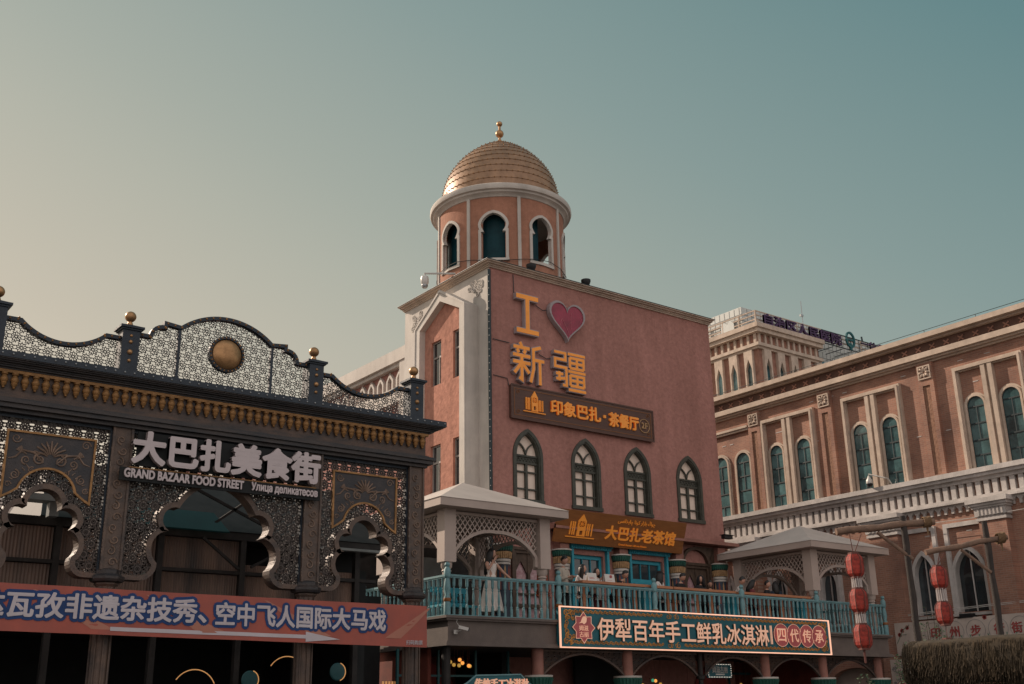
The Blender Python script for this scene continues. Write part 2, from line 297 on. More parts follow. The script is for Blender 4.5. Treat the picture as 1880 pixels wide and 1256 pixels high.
def obj(name, mb, mats, parent=None, smooth=False, label=None, kind=None, category=None, group=None, base=None):
    me = bpy.data.meshes.new(name)
    if parent: base = root_of(parent).location
    elif base is None:
        xs = [v[0] for v in mb.v]; ys = [v[1] for v in mb.v]; zs = [v[2] for v in mb.v]; base = Vector(((min(xs)+max(xs))/2, (min(ys)+max(ys))/2, min(zs)))
    base = Vector(base)
    me.from_pydata([(v[0]-base.x, v[1]-base.y, v[2]-base.z) for v in mb.v], [], mb.f)
    if isinstance(mats, str): mats = [mats]
    for m in mats: me.materials.append(M_[m])
    me.polygons.foreach_set('material_index', mb.m)
    bm = bmesh.new(); bm.from_mesh(me); bmesh.ops.remove_doubles(bm, verts=bm.verts, dist=1e-5) if smooth else None
    bmesh.ops.recalc_face_normals(bm, faces=bm.faces); bm.to_mesh(me); bm.free()
    if smooth:
        me.polygons.foreach_set('use_smooth', [True]*len(me.polygons))
        try: me.set_sharp_from_angle(angle=R(40))
        except Exception: pass
    me.update()
    o = bpy.data.objects.new(name, me); link(o, parent)
    if not parent: o.location = base
    props(o, label, category, group, kind); return o
def props(o, label=None, category=None, group=None, kind=None):
    for k, v in (('label', label), ('category', category), ('group', group), ('kind', kind)):
        if v: o[k] = v
def thing(name, label, cat, loc, group=None):
    o = bpy.data.objects.new(name, None); o.location = loc; o.empty_display_size = 0.2; col.objects.link(o); props(o, label, cat, group); return o
def copy_tree(o, parent=None):
    c = o.copy(); col.objects.link(c)
    if parent: c.parent = parent
    for ch in list(o.children): copy_tree(ch, c)
    return c
def dup(o, loc, label, group=None, rz=0):
    c = copy_tree(o); c.location = loc; c.rotation_euler = (0, 0, rz); c['label'] = label
    if group: c['group'] = group
    return c
_tc = {}
def glyphs(body):
    key = body
    if key in _tc: return _tc[key]
    cu = bpy.data.curves.new('lettering', 'FONT'); cu.body = body; cu.resolution_u = 3; cu.fill_mode = 'FRONT'
    o = bpy.data.objects.new('lettering', cu); col.objects.link(o); dg = bpy.context.evaluated_depsgraph_get(); dg.update()
    me = bpy.data.meshes.new_from_object(o.evaluated_get(dg)); vs = [(v.co.x, v.co.y) for v in me.vertices]; fs = [tuple(p.vertices) for p in me.polygons]
    ec = {}
    bm = bmesh.new(); bm.from_mesh(me); bmesh.ops.remove_doubles(bm, verts=bm.verts, dist=1e-5); bm.verts.index_update()
    vs = [(v.co.x, v.co.y) for v in bm.verts]; fs = [tuple(v.index for v in f.verts) for f in bm.faces]; bd = [(e.verts[0].index, e.verts[1].index) for e in bm.edges if len(e.link_faces) == 1]; bm.free()
    bpy.data.objects.remove(o); bpy.data.curves.remove(cu); bpy.data.meshes.remove(me)
    _tc[key] = (vs, fs, bd); return _tc[key]
def text(mb, body, u0, u1, w0, w1, ax, a0, a1, bold=0.0, m=0, ms=None, flip=False, ref=None, warp=None, k=8):
    """lettering filling the box u0..u1 / w0..w1 on the plane axis=a0, front at a0, back at a1; strokes thickened by bold (in ems)"""
    vs, fs, bd = glyphs(body)
    x0 = min(v[0] for v in vs); x1 = max(v[0] for v in vs); y0 = min(v[1] for v in vs); y1 = max(v[1] for v in vs)
    em = 1.0; rb = bold if ref is None else ref
    sx = (u1-u0)/(x1-x0+2*rb); sy = (w1-w0)/(y1-y0+2*rb)
    g = warp or (lambda p: (0, 0, 0)); sg = -1 if a0 > a1 else 1
    def W(p, a): t = P3(p, ax, a); d = g(p); return (t[0]+d[0], t[1]+d[1], t[2]+d[2])
    rings = [(0, 0)] if not bold else [(bold*math.cos(2*PI*(i+0.5)/k), bold*math.sin(2*PI*(i+0.5)/k)) for i in range(k)]+[(0, 0)]
    if bold > 0.08: rings += [(bold*0.6*math.cos(2*PI*i/k), bold*0.6*math.sin(2*PI*i/k)) for i in range(k)]
    for i, (dx, dy) in enumerate(rings):
        q = [(((u1-(x-x0+rb+dx)*sx) if flip else (u0+(x-x0+rb+dx)*sx)), w0+(y-y0+rb+dy)*sy) for x, y in vs]
        af = a0+sg*0.00025*i; n = len(q)
        mb.add([W(p, af) for p in q], fs, m)
        mb.add([W(p, af) for p in q]+[W(p, a1) for p in q], [(i_, j, n+j, n+i_) for i_, j in bd], m if ms is None else ms)
    return mb
def diamond(mb, ok, u0, u1, w0, w1, du, dw, wd, ax, a0, a1, m=0, step=0.02):
    """crossing lattice bars, kept where ok(u, w)"""
    slope = dw/du; n0 = int((w0-slope*u1)/dw)-2
    for sgn in (1, -1):
        k = -int((u1-u0)*slope/dw)-3
        while k < (w1-w0)/dw+int((u1-u0)*slope/dw)+3:
            run = None; u = u0
            while u <= u1+1e-6:
                wv = w0+k*dw+sgn*slope*(u-u0); good = w0 <= wv <= w1 and ok(u, wv)
                if good and run is None: run = (u, wv)
                if (not good or u+step > u1) and run is not None:
                    e = (u, wv) if good else (u-step, wv-sgn*slope*step)
                    if abs(e[0]-run[0]) > step: mb.path([run, e], wd, ax, a0+(0.006 if sgn > 0 else 0), a1+(0.006 if sgn > 0 else 0), m)
                    run = None
                u += step
            k += 1
def stars(mb, ok, u0, u1, w0, w1, s, wd, ax, a0, a1, m=0, spokes=10):
    """pierced rosette screen"""
    row = 0; wv = w0
    while wv < w1+s:
        u = u0+(s/2 if row % 2 else 0)
        while u < u1+s:
            seg = []
            r0, r1, r2, r3 = 0.11*s, 0.33*s, 0.40*s, 0.51*s
            P = lambda r, k: (u+r*math.cos(2*PI*k/spokes), wv+r*math.sin(2*PI*k/spokes))
            for k in range(spokes):
                seg += [(P(r0, k), P(r0, k+1)), (P(r0, k), P(r1, k)), (P(r1, k), P(r2, k+0.5)), (P(r2, k+0.5), P(r1, k+1)), (P(r2, k+0.5), P(r3, k+0.5))]
            for k in range(3): seg.append((P(0.50*s, spokes*(k*2+1)/12+0.5), P(0.70*s, spokes*(k*2+1)/12+0.5)))
            for a, b in seg:
                if ok((a[0]+b[0])/2, (a[1]+b[1])/2) and ok(*a) and ok(*b): mb.path([a, b], wd, ax, a0, a1, m)
            u += s
        wv += s*0.866; row += 1
def scroll(mb, c, r, turns, ax, a, rad, a0=0, sgn=1, m=0, n=26):
    pts = []
    for i in range(n+1):
        t = i/n; q = R(a0)+sgn*turns*2*PI*t; rr = r*(1-0.85*t); pts.append(P3((c[0]+rr*math.cos(q), c[1]+rr*math.sin(q)), ax, a))
    mb.tube(pts, [rad*(1-0.5*i/n) for i in range(n+1)], 6, m)
# ================================================================== ground
g = MB(); g.add([(-1500, -800, 0), (2500, -800, 0), (2500, 3000, 0), (-1500, 3000, 0)], [(0, 1, 2, 3)])
obj('ground', g, 'paving', kind='structure')
g = MB(); g.add([(-60, -6, 0.004), (60, -6, 0.004), (60, 12, 0.004), (-60, 12, 0.004)], [(0, 1, 2, 3)])
obj('road', g, 'asphalt', kind='structure')

# ================================================================== food street gate (front plane Y = 18)
GY = 18.0
gate = thing('street_gate', 'dark carved food street gate with pierced screens, scalloped arches and a bronze disc on top', 'gate', (7.2, GY, 0))
COLX = (3.33, 5.50, 8.98, 11.17)
def gate_column(x):
    m = MB(); m.box(x-0.16, x+0.16, GY-0.02, GY+0.22, 3.78, 6.17)
    for d in (-0.15, 0.15): m.box(x+d-0.018, x+d+0.018, GY-0.045, GY-0.02, 3.86, 6.17)
    o = obj('column', m, 'bronze_wood', gate)
    s = MB()
    for i in range(12):   # raised scrollwork down the face
        z = 3.98+i*0.18
        scroll(s, (x+0.02*(-1)**i, z), 0.075, 1.3, 'Y', GY-0.028, 0.013, 90*i, (-1)**i, n=14)
    obj('scrollwork', s, 'carve', o, smooth=True)
    c = MB(); c.lathe([(0.17, 3.66), (0.25, 3.68), (0.27, 3.72), (0.27, 3.76), (0.21, 3.80), (0.21, 3.86), (0.17, 3.88)], (x, GY+0.10, 0), 8, ph=PI/8)
    obj('capital', c, 'iron_wood', o)
    p = MB(); p.lathe([(0.19, 0), (0.19, 0.5), (0.155, 0.55), (0.155, 3.6), (0.19, 3.64), (0.19, 3.66)], (x, GY+0.10, 0), 8, ph=PI/8)
    for a in range(8): p.bar((x+0.158*math.cos(a*PI/4), GY+0.1+0.158*math.sin(a*PI/4), 0.6), (x+0.158*math.cos(a*PI/4), GY+0.1+0.158*math.sin(a*PI/4), 3.6), 0.02)
    obj('post', p, 'bronze_wood', o)
for x in COLX: gate_column(x)
# entablature
m = MB(); X0, X1 = 2.4, 11.30
def band(mb, z0, z1, d, m=0, ex=None):
    e = d if ex is None else ex
    mb.box(X0, X1+e, GY-d, GY+0.5, z0, z1, m)
band(m, 6.17, 6.23, 0.08); band(m, 6.23, 6.30, 0.16); band(m, 6.30, 6.36, 0.20); band(m, 6.36, 6.40, 0.10)
obj('lower_cornice', m, 'iron_wood', gate)
m = MB(); band(m, 6.40, 6.84, 0.05); obj('frieze', m, 'frieze_wood', gate)
m = MB()
for z0, z1, d in ((6.84, 6.865, 0.12), (6.865, 6.89, 0.17), (6.89, 6.915, 0.20), (6.915, 6.935, 0.26), (6.935, 6.955, 0.30), (6.955, 6.97, 0.335)): band(m, z0, z1, d)
obj('upper_cornice', m, 'iron_wood', gate)
m = MB(); band(m, 6.97, 7.07, 0.35)
k = 0
x = 2.5
while x < X1+0.34:
    m.sphere((x, GY-0.352, 7.02), 0.019, 8, 1); x += 0.157
obj('riveted_rail', m, ['iron_blue', 'steel'], gate)
m = MB(); m.box(X0, X1+0.08, GY-0.115, GY-0.051, 6.79, 6.835); obj('gold_rail', m, 'gold_paint', gate)
pend = None
for i in range(56):
    x = 2.62+i*0.157
    if pend is None:
        p = MB(); p.lathe([(0.048, 6.79), (0.052, 6.76), (0.034, 6.745), (0.040, 6.73), (0.062, 6.69), (0.062, 6.665), (0.05, 6.64), (0.042, 6.63), (0.05, 6.615), (0.036, 6.585), (0.018, 6.56), (0.024, 6.545), (0.0, 6.525)], (x, GY-0.085, 0), 10)
        pend = obj('turned_pendant', p, 'gold_paint', gate, smooth=True); px0 = x
    else:
        c = pend.copy(); col.objects.link(c); c.parent = gate; c.location = (x-px0, 0, 0)
# pediment: posts, lattice, riveted frame, disc
POSTX = (3.33, 5.44, 8.90, 11.10)
for x in POSTX:
    m = MB(); m.box(x-0.145, x+0.145, GY-0.12, GY+0.17, 7.071, 7.84)
    m.box(x-0.17, x+0.17, GY-0.145, GY+0.195, 7.84, 7.87); m.box(x-0.20, x+0.20, GY-0.175, GY+0.225, 7.87, 7.91); m.add([(x-0.19, GY-0.165, 7.91), (x+0.19, GY-0.165, 7.91), (x+0.19, GY+0.215, 7.91), (x-0.19, GY+0.215, 7.91), (x, GY+0.025, 7.99)], [(0, 1, 4), (1, 2, 4), (2, 3, 4), (3, 0, 4)])
    o = obj('finial_post', m, 'iron_blue', gate)
    s = MB(); s.lathe([(0.045, 7.95), (0.05, 7.99), (0.035, 8.03)], (x, GY+0.025, 0), 12); s.sphere((x, GY+0.025, 8.12), 0.095, 20); obj('gold_ball', s, 'gold', o, smooth=True)
    s = MB()
    for z, r in ((7.30, 0.032), (7.45, 0.048), (7.63, 0.034), (7.74, 0.026)): s.sphere((x, GY-0.12, z), r, 12)
    obj('stud', s, 'gold', o, smooth=True)
def swag(xa, xb):
    d = xb-xa; xm = (xa+xb)/2
    return [(xa+0.145, 7.70), (xa+0.38, 7.70)]+arc3((xa+0.38, 7.70), (xm, 7.43), (xb-0.38, 7.70), 22)[1:-1]+[(xb-0.38, 7.70), (xb-0.145, 7.70)]
cx = 7.17
crest_l = [(5.44+0.145, 7.82), (5.79, 7.82)]+arc3((5.80, 7.83), (5.87, 7.98), (6.04, 8.03), 6)+[(6.04, 8.11), (6.32, 8.08)]
crest = crest_l+arc3((6.32, 8.08), (cx, 8.40), (2*cx-6.32, 8.08), 28)[1:-1]+[(2*cx-p[0], p[1]) for p in reversed(crest_l)]
def pediment(top, holes=None, ribs=()):
    x0, x1 = top[0][0], top[-1][0]; poly = top+[(x1, 7.075), (x0, 7.075)]
    ok = lambda u, v: inside((u, v), poly) and (holes is None or holes(u, v))
    m = MB(); stars(m, ok, x0, x1, 7.08, 8.45, 0.20, 0.0125, 'Y', GY+0.012, GY+0.022)
    obj('pierced_screen', m, 'crest_metal', gate)
    m = MB(); m.path(top, 0.065, 'Y', GY-0.045, GY+0.07); 
    for rx, rz in ribs: m.path([(rx, 7.075), (rx, rz)], 0.05, 'Y', GY-0.02, GY+0.05)
    # rivets along the frame
    acc = 0.0
    for i in range(len(top)-1):
        a = Vector(top[i]); b = Vector(top[i+1]); d = (b-a).length; t = 0.06-acc
        while t < d:
            p = a+(b-a)*(t/d); m.sphere((p.x, GY-0.046, p.y), 0.019, 8, 1); t += 0.125
        acc = (acc+d) % 0.125
    obj('riveted_frame', m, ['iron_blue', 'gold_paint'], gate)
pediment(swag(2.2, 3.33)); pediment(swag(3.33, 5.44)); pediment(swag(8.90, 11.10))
pediment(crest, lambda u, v: math.hypot(u-cx, v-7.74) > 0.27, ((6.30, 8.06), (2*cx-6.30, 8.06)))
m = MB(); m.lathe([(0.30, 0.05), (0.33, 0.03), (0.33, -0.05), (0.285, -0.06), (0.275, 0.0)], (cx, GY+0.0, 7.74), 40, axis='Y')
for i in range(26): m.sphere((cx+0.308*math.cos(i*PI/13), GY-0.058, 7.74+0.308*math.sin(i*PI/13)), 0.017, 8, 1)
o = obj('disc_frame', m, ['iron_blue', 'gold_paint'], gate)
m = MB(); m.lathe([(0.285, -0.02), (0.25, -0.075), (0.18, -0.115), (0.09, -0.14), (0.0, -0.147)], (cx, GY, 7.74), 40, axis='Y'); obj('bronze_disc', m, 'gold', o, smooth=True)
# arches
def half_small(c):
    h = arc3((0, 5.05), (0.20, 4.96), (0.26, 4.76), 8)+arc3((0.26, 4.76), (0.52, 4.62), (0.40, 4.44), 10)[1:]+arc3((0.40, 4.44), (0.575, 4.22), (0.48, 4.03), 10)[1:]+arc3((0.48, 4.03), (0.50, 3.83), (0.70, 3.73), 8)[1:]
    return [(c-p[0], p[1]) for p in reversed(h)]+[(c+p[0], p[1]) for p in h[1:]]
def half_big(c):
    h = arc3((0, 5.42), (0.42, 5.26), (0.68, 4.95), 10)+arc3((0.68, 4.95), (0.94, 4.80), (0.83, 4.56), 9)[1:]+arc3((0.83, 4.56), (1.10, 4.30), (0.99, 4.02), 10)[1:]+arc3((0.99, 4.02), (1.04, 3.84), (1.30, 3.73), 8)[1:]
    return [(c-p[0], p[1]) for p in reversed(h)]+[(c+p[0], p[1]) for p in h[1:]]
def bay(xa, xb, outl, panel=None):
    c = (xa+xb)/2; opening = outl+[(outl[-1][0], 3.4), (outl[0][0], 3.4)]
    x0, x1 = xa+0.16, xb-0.16
    pan = panel
    ok = lambda u, v: x0 <= u <= x1 and 3.78 <= v <= 6.17 and not inside((u, v), opening) and (pan is None or not inside((u, v), pan))
    m = MB(); stars(m, ok, x0, x1, 3.74, 6.17, 0.20, 0.026, 'Y', GY+0.06, GY+0.068)
    obj('pierced_screen', m, 'lattice_metal', gate)
    m = MB(); m.path(outl, 0.085, 'Y', GY+0.02, GY+0.30, side=1)
    bl = [(x0, 3.73), (outl[0][0], 3.73)]; br = [(outl[-1][0], 3.73), (x1, 3.73)]
    for b in (bl, br): m.path(b, 0.075, 'Y', GY+0.02, GY+0.30, side=1)
    obj('scalloped_arch', m, 'bronze_wood', gate)
    m = MB(); m.box(x0, x0+0.035, GY+0.03, GY+0.14, 3.75, 6.17); m.box(x1-0.035, x1, GY+0.03, GY+0.14, 3.75, 6.17); m.box(x0+0.036, x1-0.036, GY+0.03, GY+0.14, 6.12, 6.169)
    obj('screen_frame', m, 'iron_blue', gate)
def carved_panel(c):
    pl = arc3((c-0.66, 4.87), (c-0.56, 4.93), (c-0.44, 5.02), 4)+arc3((c-0.43, 5.04), (c, 5.37), (c+0.43, 5.04), 16)+arc3((c+0.44, 5.02), (c+0.56, 4.93), (c+0.66, 4.87), 4)
    poly = pl+[(c+0.67, 5.91), (c-0.67, 5.91)]
    m = MB(); m.prism(poly, 'Y', GY+0.03, GY+0.055); o = obj('carved_panel', m, 'panel_dark', gate)
    m = MB(); m.path(poly, 0.032, 'Y', GY+0.005, GY+0.05, closed=True); obj('gilt_border', m, 'gold_paint', o)
    m = MB(); y = GY+0.028
    for i in range(9):   # fan palmette
        a = R(90+(i-4)*19); p0 = (c+0.05*math.cos(a), 5.55+0.05*math.sin(a)); p1 = (c+0.26*math.cos(a), 5.56+0.25*math.sin(a)); m.tube([P3(p0, 'Y', y), P3(((p0[0]+p1[0])/2+0.01*(i-4), (p0[1]+p1[1])/2), 'Y', y-0.01), P3(p1, 'Y', y)], [0.008, 0.018, 0.014], 6)
    for s in (-1, 1):
        scroll(m, (c+s*0.16, 5.50), 0.09, 1.6, 'Y', y, 0.018, 90, -s); scroll(m, (c+s*0.36, 5.47), 0.07, 1.5, 'Y', y, 0.015, -90, s); scroll(m, (c+s*0.53, 5.80), 0.075, 1.5, 'Y', y, 0.014, 0, s); scroll(m, (c+s*0.50, 5.23), 0.075, 1.6, 'Y', y, 0.014, 90, s); scroll(m, (c+s*0.26, 5.32), 0.05, 1.4, 'Y', y, 0.011, 60, -s); scroll(m, (c+s*0.58, 5.07), 0.05, 1.4, 'Y', y, 0.011, 0, -s)
        m.tube([P3((c+s*0.10, 5.45), 'Y', y), P3((c+s*0.25, 5.60), 'Y', y), P3((c+s*0.42, 5.62), 'Y', y), P3((c+s*0.52, 5.50), 'Y', y), P3((c+s*0.62, 5.47), 'Y', y)], [0.014, 0.02, 0.018, 0.015, 0.008], 6)
        for i in range(6):
            a = R(30+i*22); b = (c+s*(0.36+0.03*i), 5.56+0.01*i); m.tube([P3(b, 'Y', y), P3((b[0]+s*0.06*math.cos(a), b[1]+0.10*math.sin(a)), 'Y', y)], [0.014, 0.006], 5)
            q = (c+s*(0.30+0.055*i), 5.35-0.05*i); m.tube([P3(q, 'Y', y), P3((q[0]+s*0.05, q[1]+0.06-0.01*i), 'Y', y)], [0.012, 0.005], 5)
    obj('carving', m, 'carve', o, smooth=True)
    return poly
cs1 = (COLX[0]+COLX[1])/2; cs3 = (COLX[2]+COLX[3])/2; cs2 = (COLX[1]+COLX[2])/2
pp = carved_panel(cs1); bay(COLX[0], COLX[1], half_small(cs1), pp)
pp = carved_panel(cs3); bay(COLX[2], COLX[3], half_small(cs3), pp)
bay(COLX[1], COLX[2], half_big(cs2))

# gate sign: cast letters on a dark backing bracket
sg = thing('gate_sign', 'pale raised letters naming the bazaar food street, mounted above the middle arch of the gate', 'sign', (7.2, GY-0.16, 5.2))
m = MB(); m.box(5.72, 8.86, GY-0.10, GY-0.06, 5.56, 6.12); m.box(5.62, 9.0, GY-0.10, GY-0.05, 5.50, 5.53, 1); m.box(5.46, 9.05, GY-0.155, GY-0.12, 5.285, 5.50)
obj('backing', m, ['dark', 'gold_paint'], sg)
def zl(x): return 0.0
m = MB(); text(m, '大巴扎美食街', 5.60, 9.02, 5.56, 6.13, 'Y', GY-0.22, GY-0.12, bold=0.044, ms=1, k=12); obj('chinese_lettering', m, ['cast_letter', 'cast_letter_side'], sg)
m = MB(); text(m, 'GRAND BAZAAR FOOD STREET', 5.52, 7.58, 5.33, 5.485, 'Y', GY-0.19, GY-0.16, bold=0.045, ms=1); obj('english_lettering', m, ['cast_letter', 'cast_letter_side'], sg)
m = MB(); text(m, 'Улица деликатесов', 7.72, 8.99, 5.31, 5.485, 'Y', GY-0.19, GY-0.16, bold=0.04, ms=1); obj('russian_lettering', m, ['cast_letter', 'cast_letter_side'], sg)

# banner stretched across the gate
BY = 17.66
def bw(p): return (0, 0.02*math.sin(p[0]*2.1+0.6)+0.012*math.sin(p[0]*5.3+p[1]*3), 0)
ban = thing('event_banner', 'long red cloth banner with white characters and a white arrow, tied across the gate', 'banner', (7.2, BY, 2.8))
m = MB(); nx = 90; xs = [2.3+(11.22-2.3)*i/nx for i in range(nx+1)]
zt = lambda x: 3.535-0.006*(x-7)-0.012*math.sin((x-2.3)/8.9*PI); zb = lambda x: 2.86-0.012*(x-4)
vs = []
for i, x in enumerate(xs):
    for j in range(7):
        z = zb(x)+(zt(x)-zb(x))*j/6; d = bw((x, z)); vs.append((x, BY+d[1], z))
fs = [(i*7+j, (i+1)*7+j, (i+1)*7+j+1, i*7+j+1) for i in range(nx) for j in range(6)]
m.add(vs, fs)
# paler slanted swooshes printed on the cloth
for xa, wd, sl in ((6.9, 0.5, -0.9), (8.9, 0.4, -0.7), (5.2, 0.35, -0.6), (10.35, 0.3, 0.8)):
    pts = [(xa+0.9*t*(-1 if sl < 0 else 1), 2.92+0.55*t) for t in [i/8 for i in range(9)]]
    A = [(p[0], p[1]) for p in pts]; B = [(p[0]+wd*(1-i/8)*0.9+0.05, p[1]) for i, p in enumerate(pts)]
    n0 = len(A); vv = [(q[0], BY+bw(q)[1]-0.003, q[1]) for q in A+B]; m.add(vv, [(i, i+1, n0+i+1, n0+i) for i in range(n0-1)], 1)
obj('cloth', m, ['banner_red', 'banner_orange'], ban, smooth=True)
m = MB()
W2 = lambda p: bw(p)
LT1, LT2 = '达瓦孜非遗杂技秀、', '空中飞人国际大马戏'
text(m, LT1, 3.52, 7.02, 3.06, 3.44, 'Y', BY-0.012, BY-0.004, bold=0.15, warp=W2, ref=0.03, k=14); text(m, LT2, 7.16, 10.36, 3.035, 3.41, 'Y', BY-0.012, BY-0.004, bold=0.15, warp=W2, ref=0.03, k=14)
obj('lettering_outline', m, 'banner_blue', ban)
m = MB(); text(m, LT1, 3.52, 7.02, 3.06, 3.44, 'Y', BY-0.020, BY-0.013, bold=0.03, warp=W2); text(m, LT2, 7.16, 10.36, 3.035, 3.41, 'Y', BY-0.020, BY-0.013, bold=0.03, warp=W2)
text(m, '扫码购票', 10.78, 11.12, 2.815, 2.895, 'Y', BY-0.010, BY-0.006, bold=0.015, warp=W2, k=4)
obj('lettering', m, 'banner_white', ban)
m = MB(); ap = [5.49+0.1*i for i in range(34)]
A = [(x, 2.965-0.010*(x-5.5)) for x in ap]; B = [(x, 2.905-0.010*(x-5.5)) for x in ap]; xe = ap[-1]
q = A+B; m.add([(p[0], BY+bw(p)[1]-0.006, p[1]) for p in q], [(i, i+1, len(A)+i+1, len(A)+i) for i in range(len(A)-1)])
hd = [(xe, 2.985), (xe, 2.82), (xe+0.68, 2.875)]; m.add([(p[0], BY+bw(p)[1]-0.006, p[1]) for p in hd], [(0, 1, 2)])
obj('arrow', m, 'banner_white', ban)
m = MB()
for z in (2.80, 3.49): m.tube([(11.22, BY, z), (11.30, GY-0.05, z+0.03)], 0.008, 5)
obj('tie_cord', m, 'white_metal', ban)

# ================================================================== market hall seen behind the gate
hall = thing('market_hall', 'dark timber food hall behind the gate with tan shutters under a teal awning', 'hall', (6.0, 22, 0))
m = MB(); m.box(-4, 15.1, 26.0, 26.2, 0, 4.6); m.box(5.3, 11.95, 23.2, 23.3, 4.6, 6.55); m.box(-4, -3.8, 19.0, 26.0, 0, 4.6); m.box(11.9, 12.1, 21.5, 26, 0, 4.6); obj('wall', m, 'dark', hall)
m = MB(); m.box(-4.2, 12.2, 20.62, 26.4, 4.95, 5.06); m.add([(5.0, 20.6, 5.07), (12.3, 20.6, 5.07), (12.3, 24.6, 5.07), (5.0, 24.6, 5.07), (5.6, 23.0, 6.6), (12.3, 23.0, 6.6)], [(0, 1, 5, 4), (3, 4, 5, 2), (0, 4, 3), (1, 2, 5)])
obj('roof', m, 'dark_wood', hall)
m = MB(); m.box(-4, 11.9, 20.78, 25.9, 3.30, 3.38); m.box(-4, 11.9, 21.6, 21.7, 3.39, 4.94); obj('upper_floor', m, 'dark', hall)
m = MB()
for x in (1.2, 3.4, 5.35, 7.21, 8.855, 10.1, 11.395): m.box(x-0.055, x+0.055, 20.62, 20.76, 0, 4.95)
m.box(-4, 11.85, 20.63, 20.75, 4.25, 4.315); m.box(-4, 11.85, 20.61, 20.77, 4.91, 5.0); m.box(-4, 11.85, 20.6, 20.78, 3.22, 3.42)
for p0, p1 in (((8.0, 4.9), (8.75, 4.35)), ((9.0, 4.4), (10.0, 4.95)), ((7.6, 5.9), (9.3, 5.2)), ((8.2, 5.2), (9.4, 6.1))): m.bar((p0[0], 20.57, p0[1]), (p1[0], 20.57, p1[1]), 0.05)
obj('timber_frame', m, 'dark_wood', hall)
for x0, x1, tops in ((1.28, 3.32, (4.24, 4.90)), (3.48, 5.28, (4.24, 4.90)), (5.43, 7.14, (4.24, 4.90)), (7.28, 8.79, (4.24, 4.90)), (8.92, 10.03, (4.24, 4.46)), (10.17, 11.32, (4.24, 4.44))):
    m = MB(); n = 60; lo_ = 3.44
    for z1 in tops:
        xs = [x0+(x1-x0)*j/n for j in range(n+1)]; vv = [(x, 20.72+0.012*(j % 2), z) for j, x in enumerate(xs) for z in (lo_, z1)]
        m.add(vv, [(2*j, 2*j+2, 2*j+3, 2*j+1) for j in range(n)]); lo_ = 4.32
    obj('shutter', m, 'shutter_tan', hall)
m = MB(); m.add([(6.7, 20.50, 5.04), (8.49, 20.50, 5.04), (8.18, 20.60, 5.40), (6.7, 20.60, 5.40), (6.7, 20.53, 5.02), (8.52, 20.53, 5.02), (8.20, 20.63, 5.40), (6.7, 20.63, 5.40)], [(0, 1, 2, 3), (4, 7, 6, 5), (0, 4, 5, 1), (1, 5, 6, 2), (2, 6, 7, 3), (3, 7, 4, 0)]); obj('awning', m, 'awning_teal', hall)
m = MB(); m.box(4.3, 5.6, 20.2, 20.55, 5.27, 5.38); m.box(5.06, 5.22, 20.3, 20.5, 5.02, 5.268); obj('eave', m, 'eave_grey', hall); m = MB(); m.box(10.2, 11.8, 20.4, 20.56, 4.85, 4.90); obj('eave', m, 'eave_grey', hall)
fb = thing('pale_building', 'pale wall of a far building seen through the left scalloped arch', 'building', (10.6, 46, 0))
m = MB(); m.box(9.2, 11.35, 45, 52, 0, 11.0); obj('wall', m, 'white_paint', fb); m = MB(); m.box(11.36, 15.5, 46, 52, 0, 11.5); obj('brick_wing', m, 'brick_y', fb); m = MB(); m.prism([(11.2, 9.6), (16, 9.6), (13.6, 10.35)], 'Y', 44.2, 45.5); obj('porch_roof', m, 'eave_grey', fb)
# lamps and light arcs deep in the hall
for i, (x, z, r) in enumerate(((7.92, 2.04, 0.42), (9.75, 2.30, 0.42))):
    m = MB(); m.tube([(x+r*math.cos(R(a)), 20.3, z+r*math.sin(R(a))) for a in range(25, 150, 8)], 0.009, 6)
    obj('neon_arc', m, 'neon_arc', label=('glowing amber arc low in the dark hall left of the second gate post', 'glowing amber arc low in the dark hall right of the second gate post')[i], category='neon light', group='amber light arcs in the hall')
for i, (x, z) in enumerate(((8.95, 2.28), (10.78, 2.44))):
    m = MB(); m.lathe([(0.0, -0.03), (0.15, -0.02), (0.17, 0.0), (0.15, 0.03), (0.0, 0.04)], (x, 20.2, z), 20, axis='Y', m=0)
    m.tube([(x+0.172*math.cos(R(a)), 20.19, z+0.172*math.sin(R(a))) for a in range(-70, 75, 10)], 0.010, 6, 1)
    obj('round_lamp', m, ['awning_teal', 'neon_arc'], label=('round teal wall lamp with an amber rim, left of the second gate post', 'round teal wall lamp with an amber rim, in front of the red wall')[i], category='lamp', group='round teal lamps under the banner')
m = MB(); 
for i in range(9): m.box(3.35+i*0.13, 3.35+i*0.13+0.06+0.03*(i % 3), 20.4, 20.42, 2.98+0.02*i, 3.05+0.02*i+0.02*(i % 2))
obj('led_sign', m, 'led_green', label='dim green light strip with broken strokes under the left end of the banner', category='light strip')
m = MB()
for i in range(6): m.box(4.05+i*0.05, 4.05+i*0.05+0.028, 20.3, 20.32, 2.12+0.012*i, 2.24+0.012*i)
obj('led_sign', m, 'led_cyan', label='small glowing cyan bars in the dark at the bottom left corner', category='light strip')
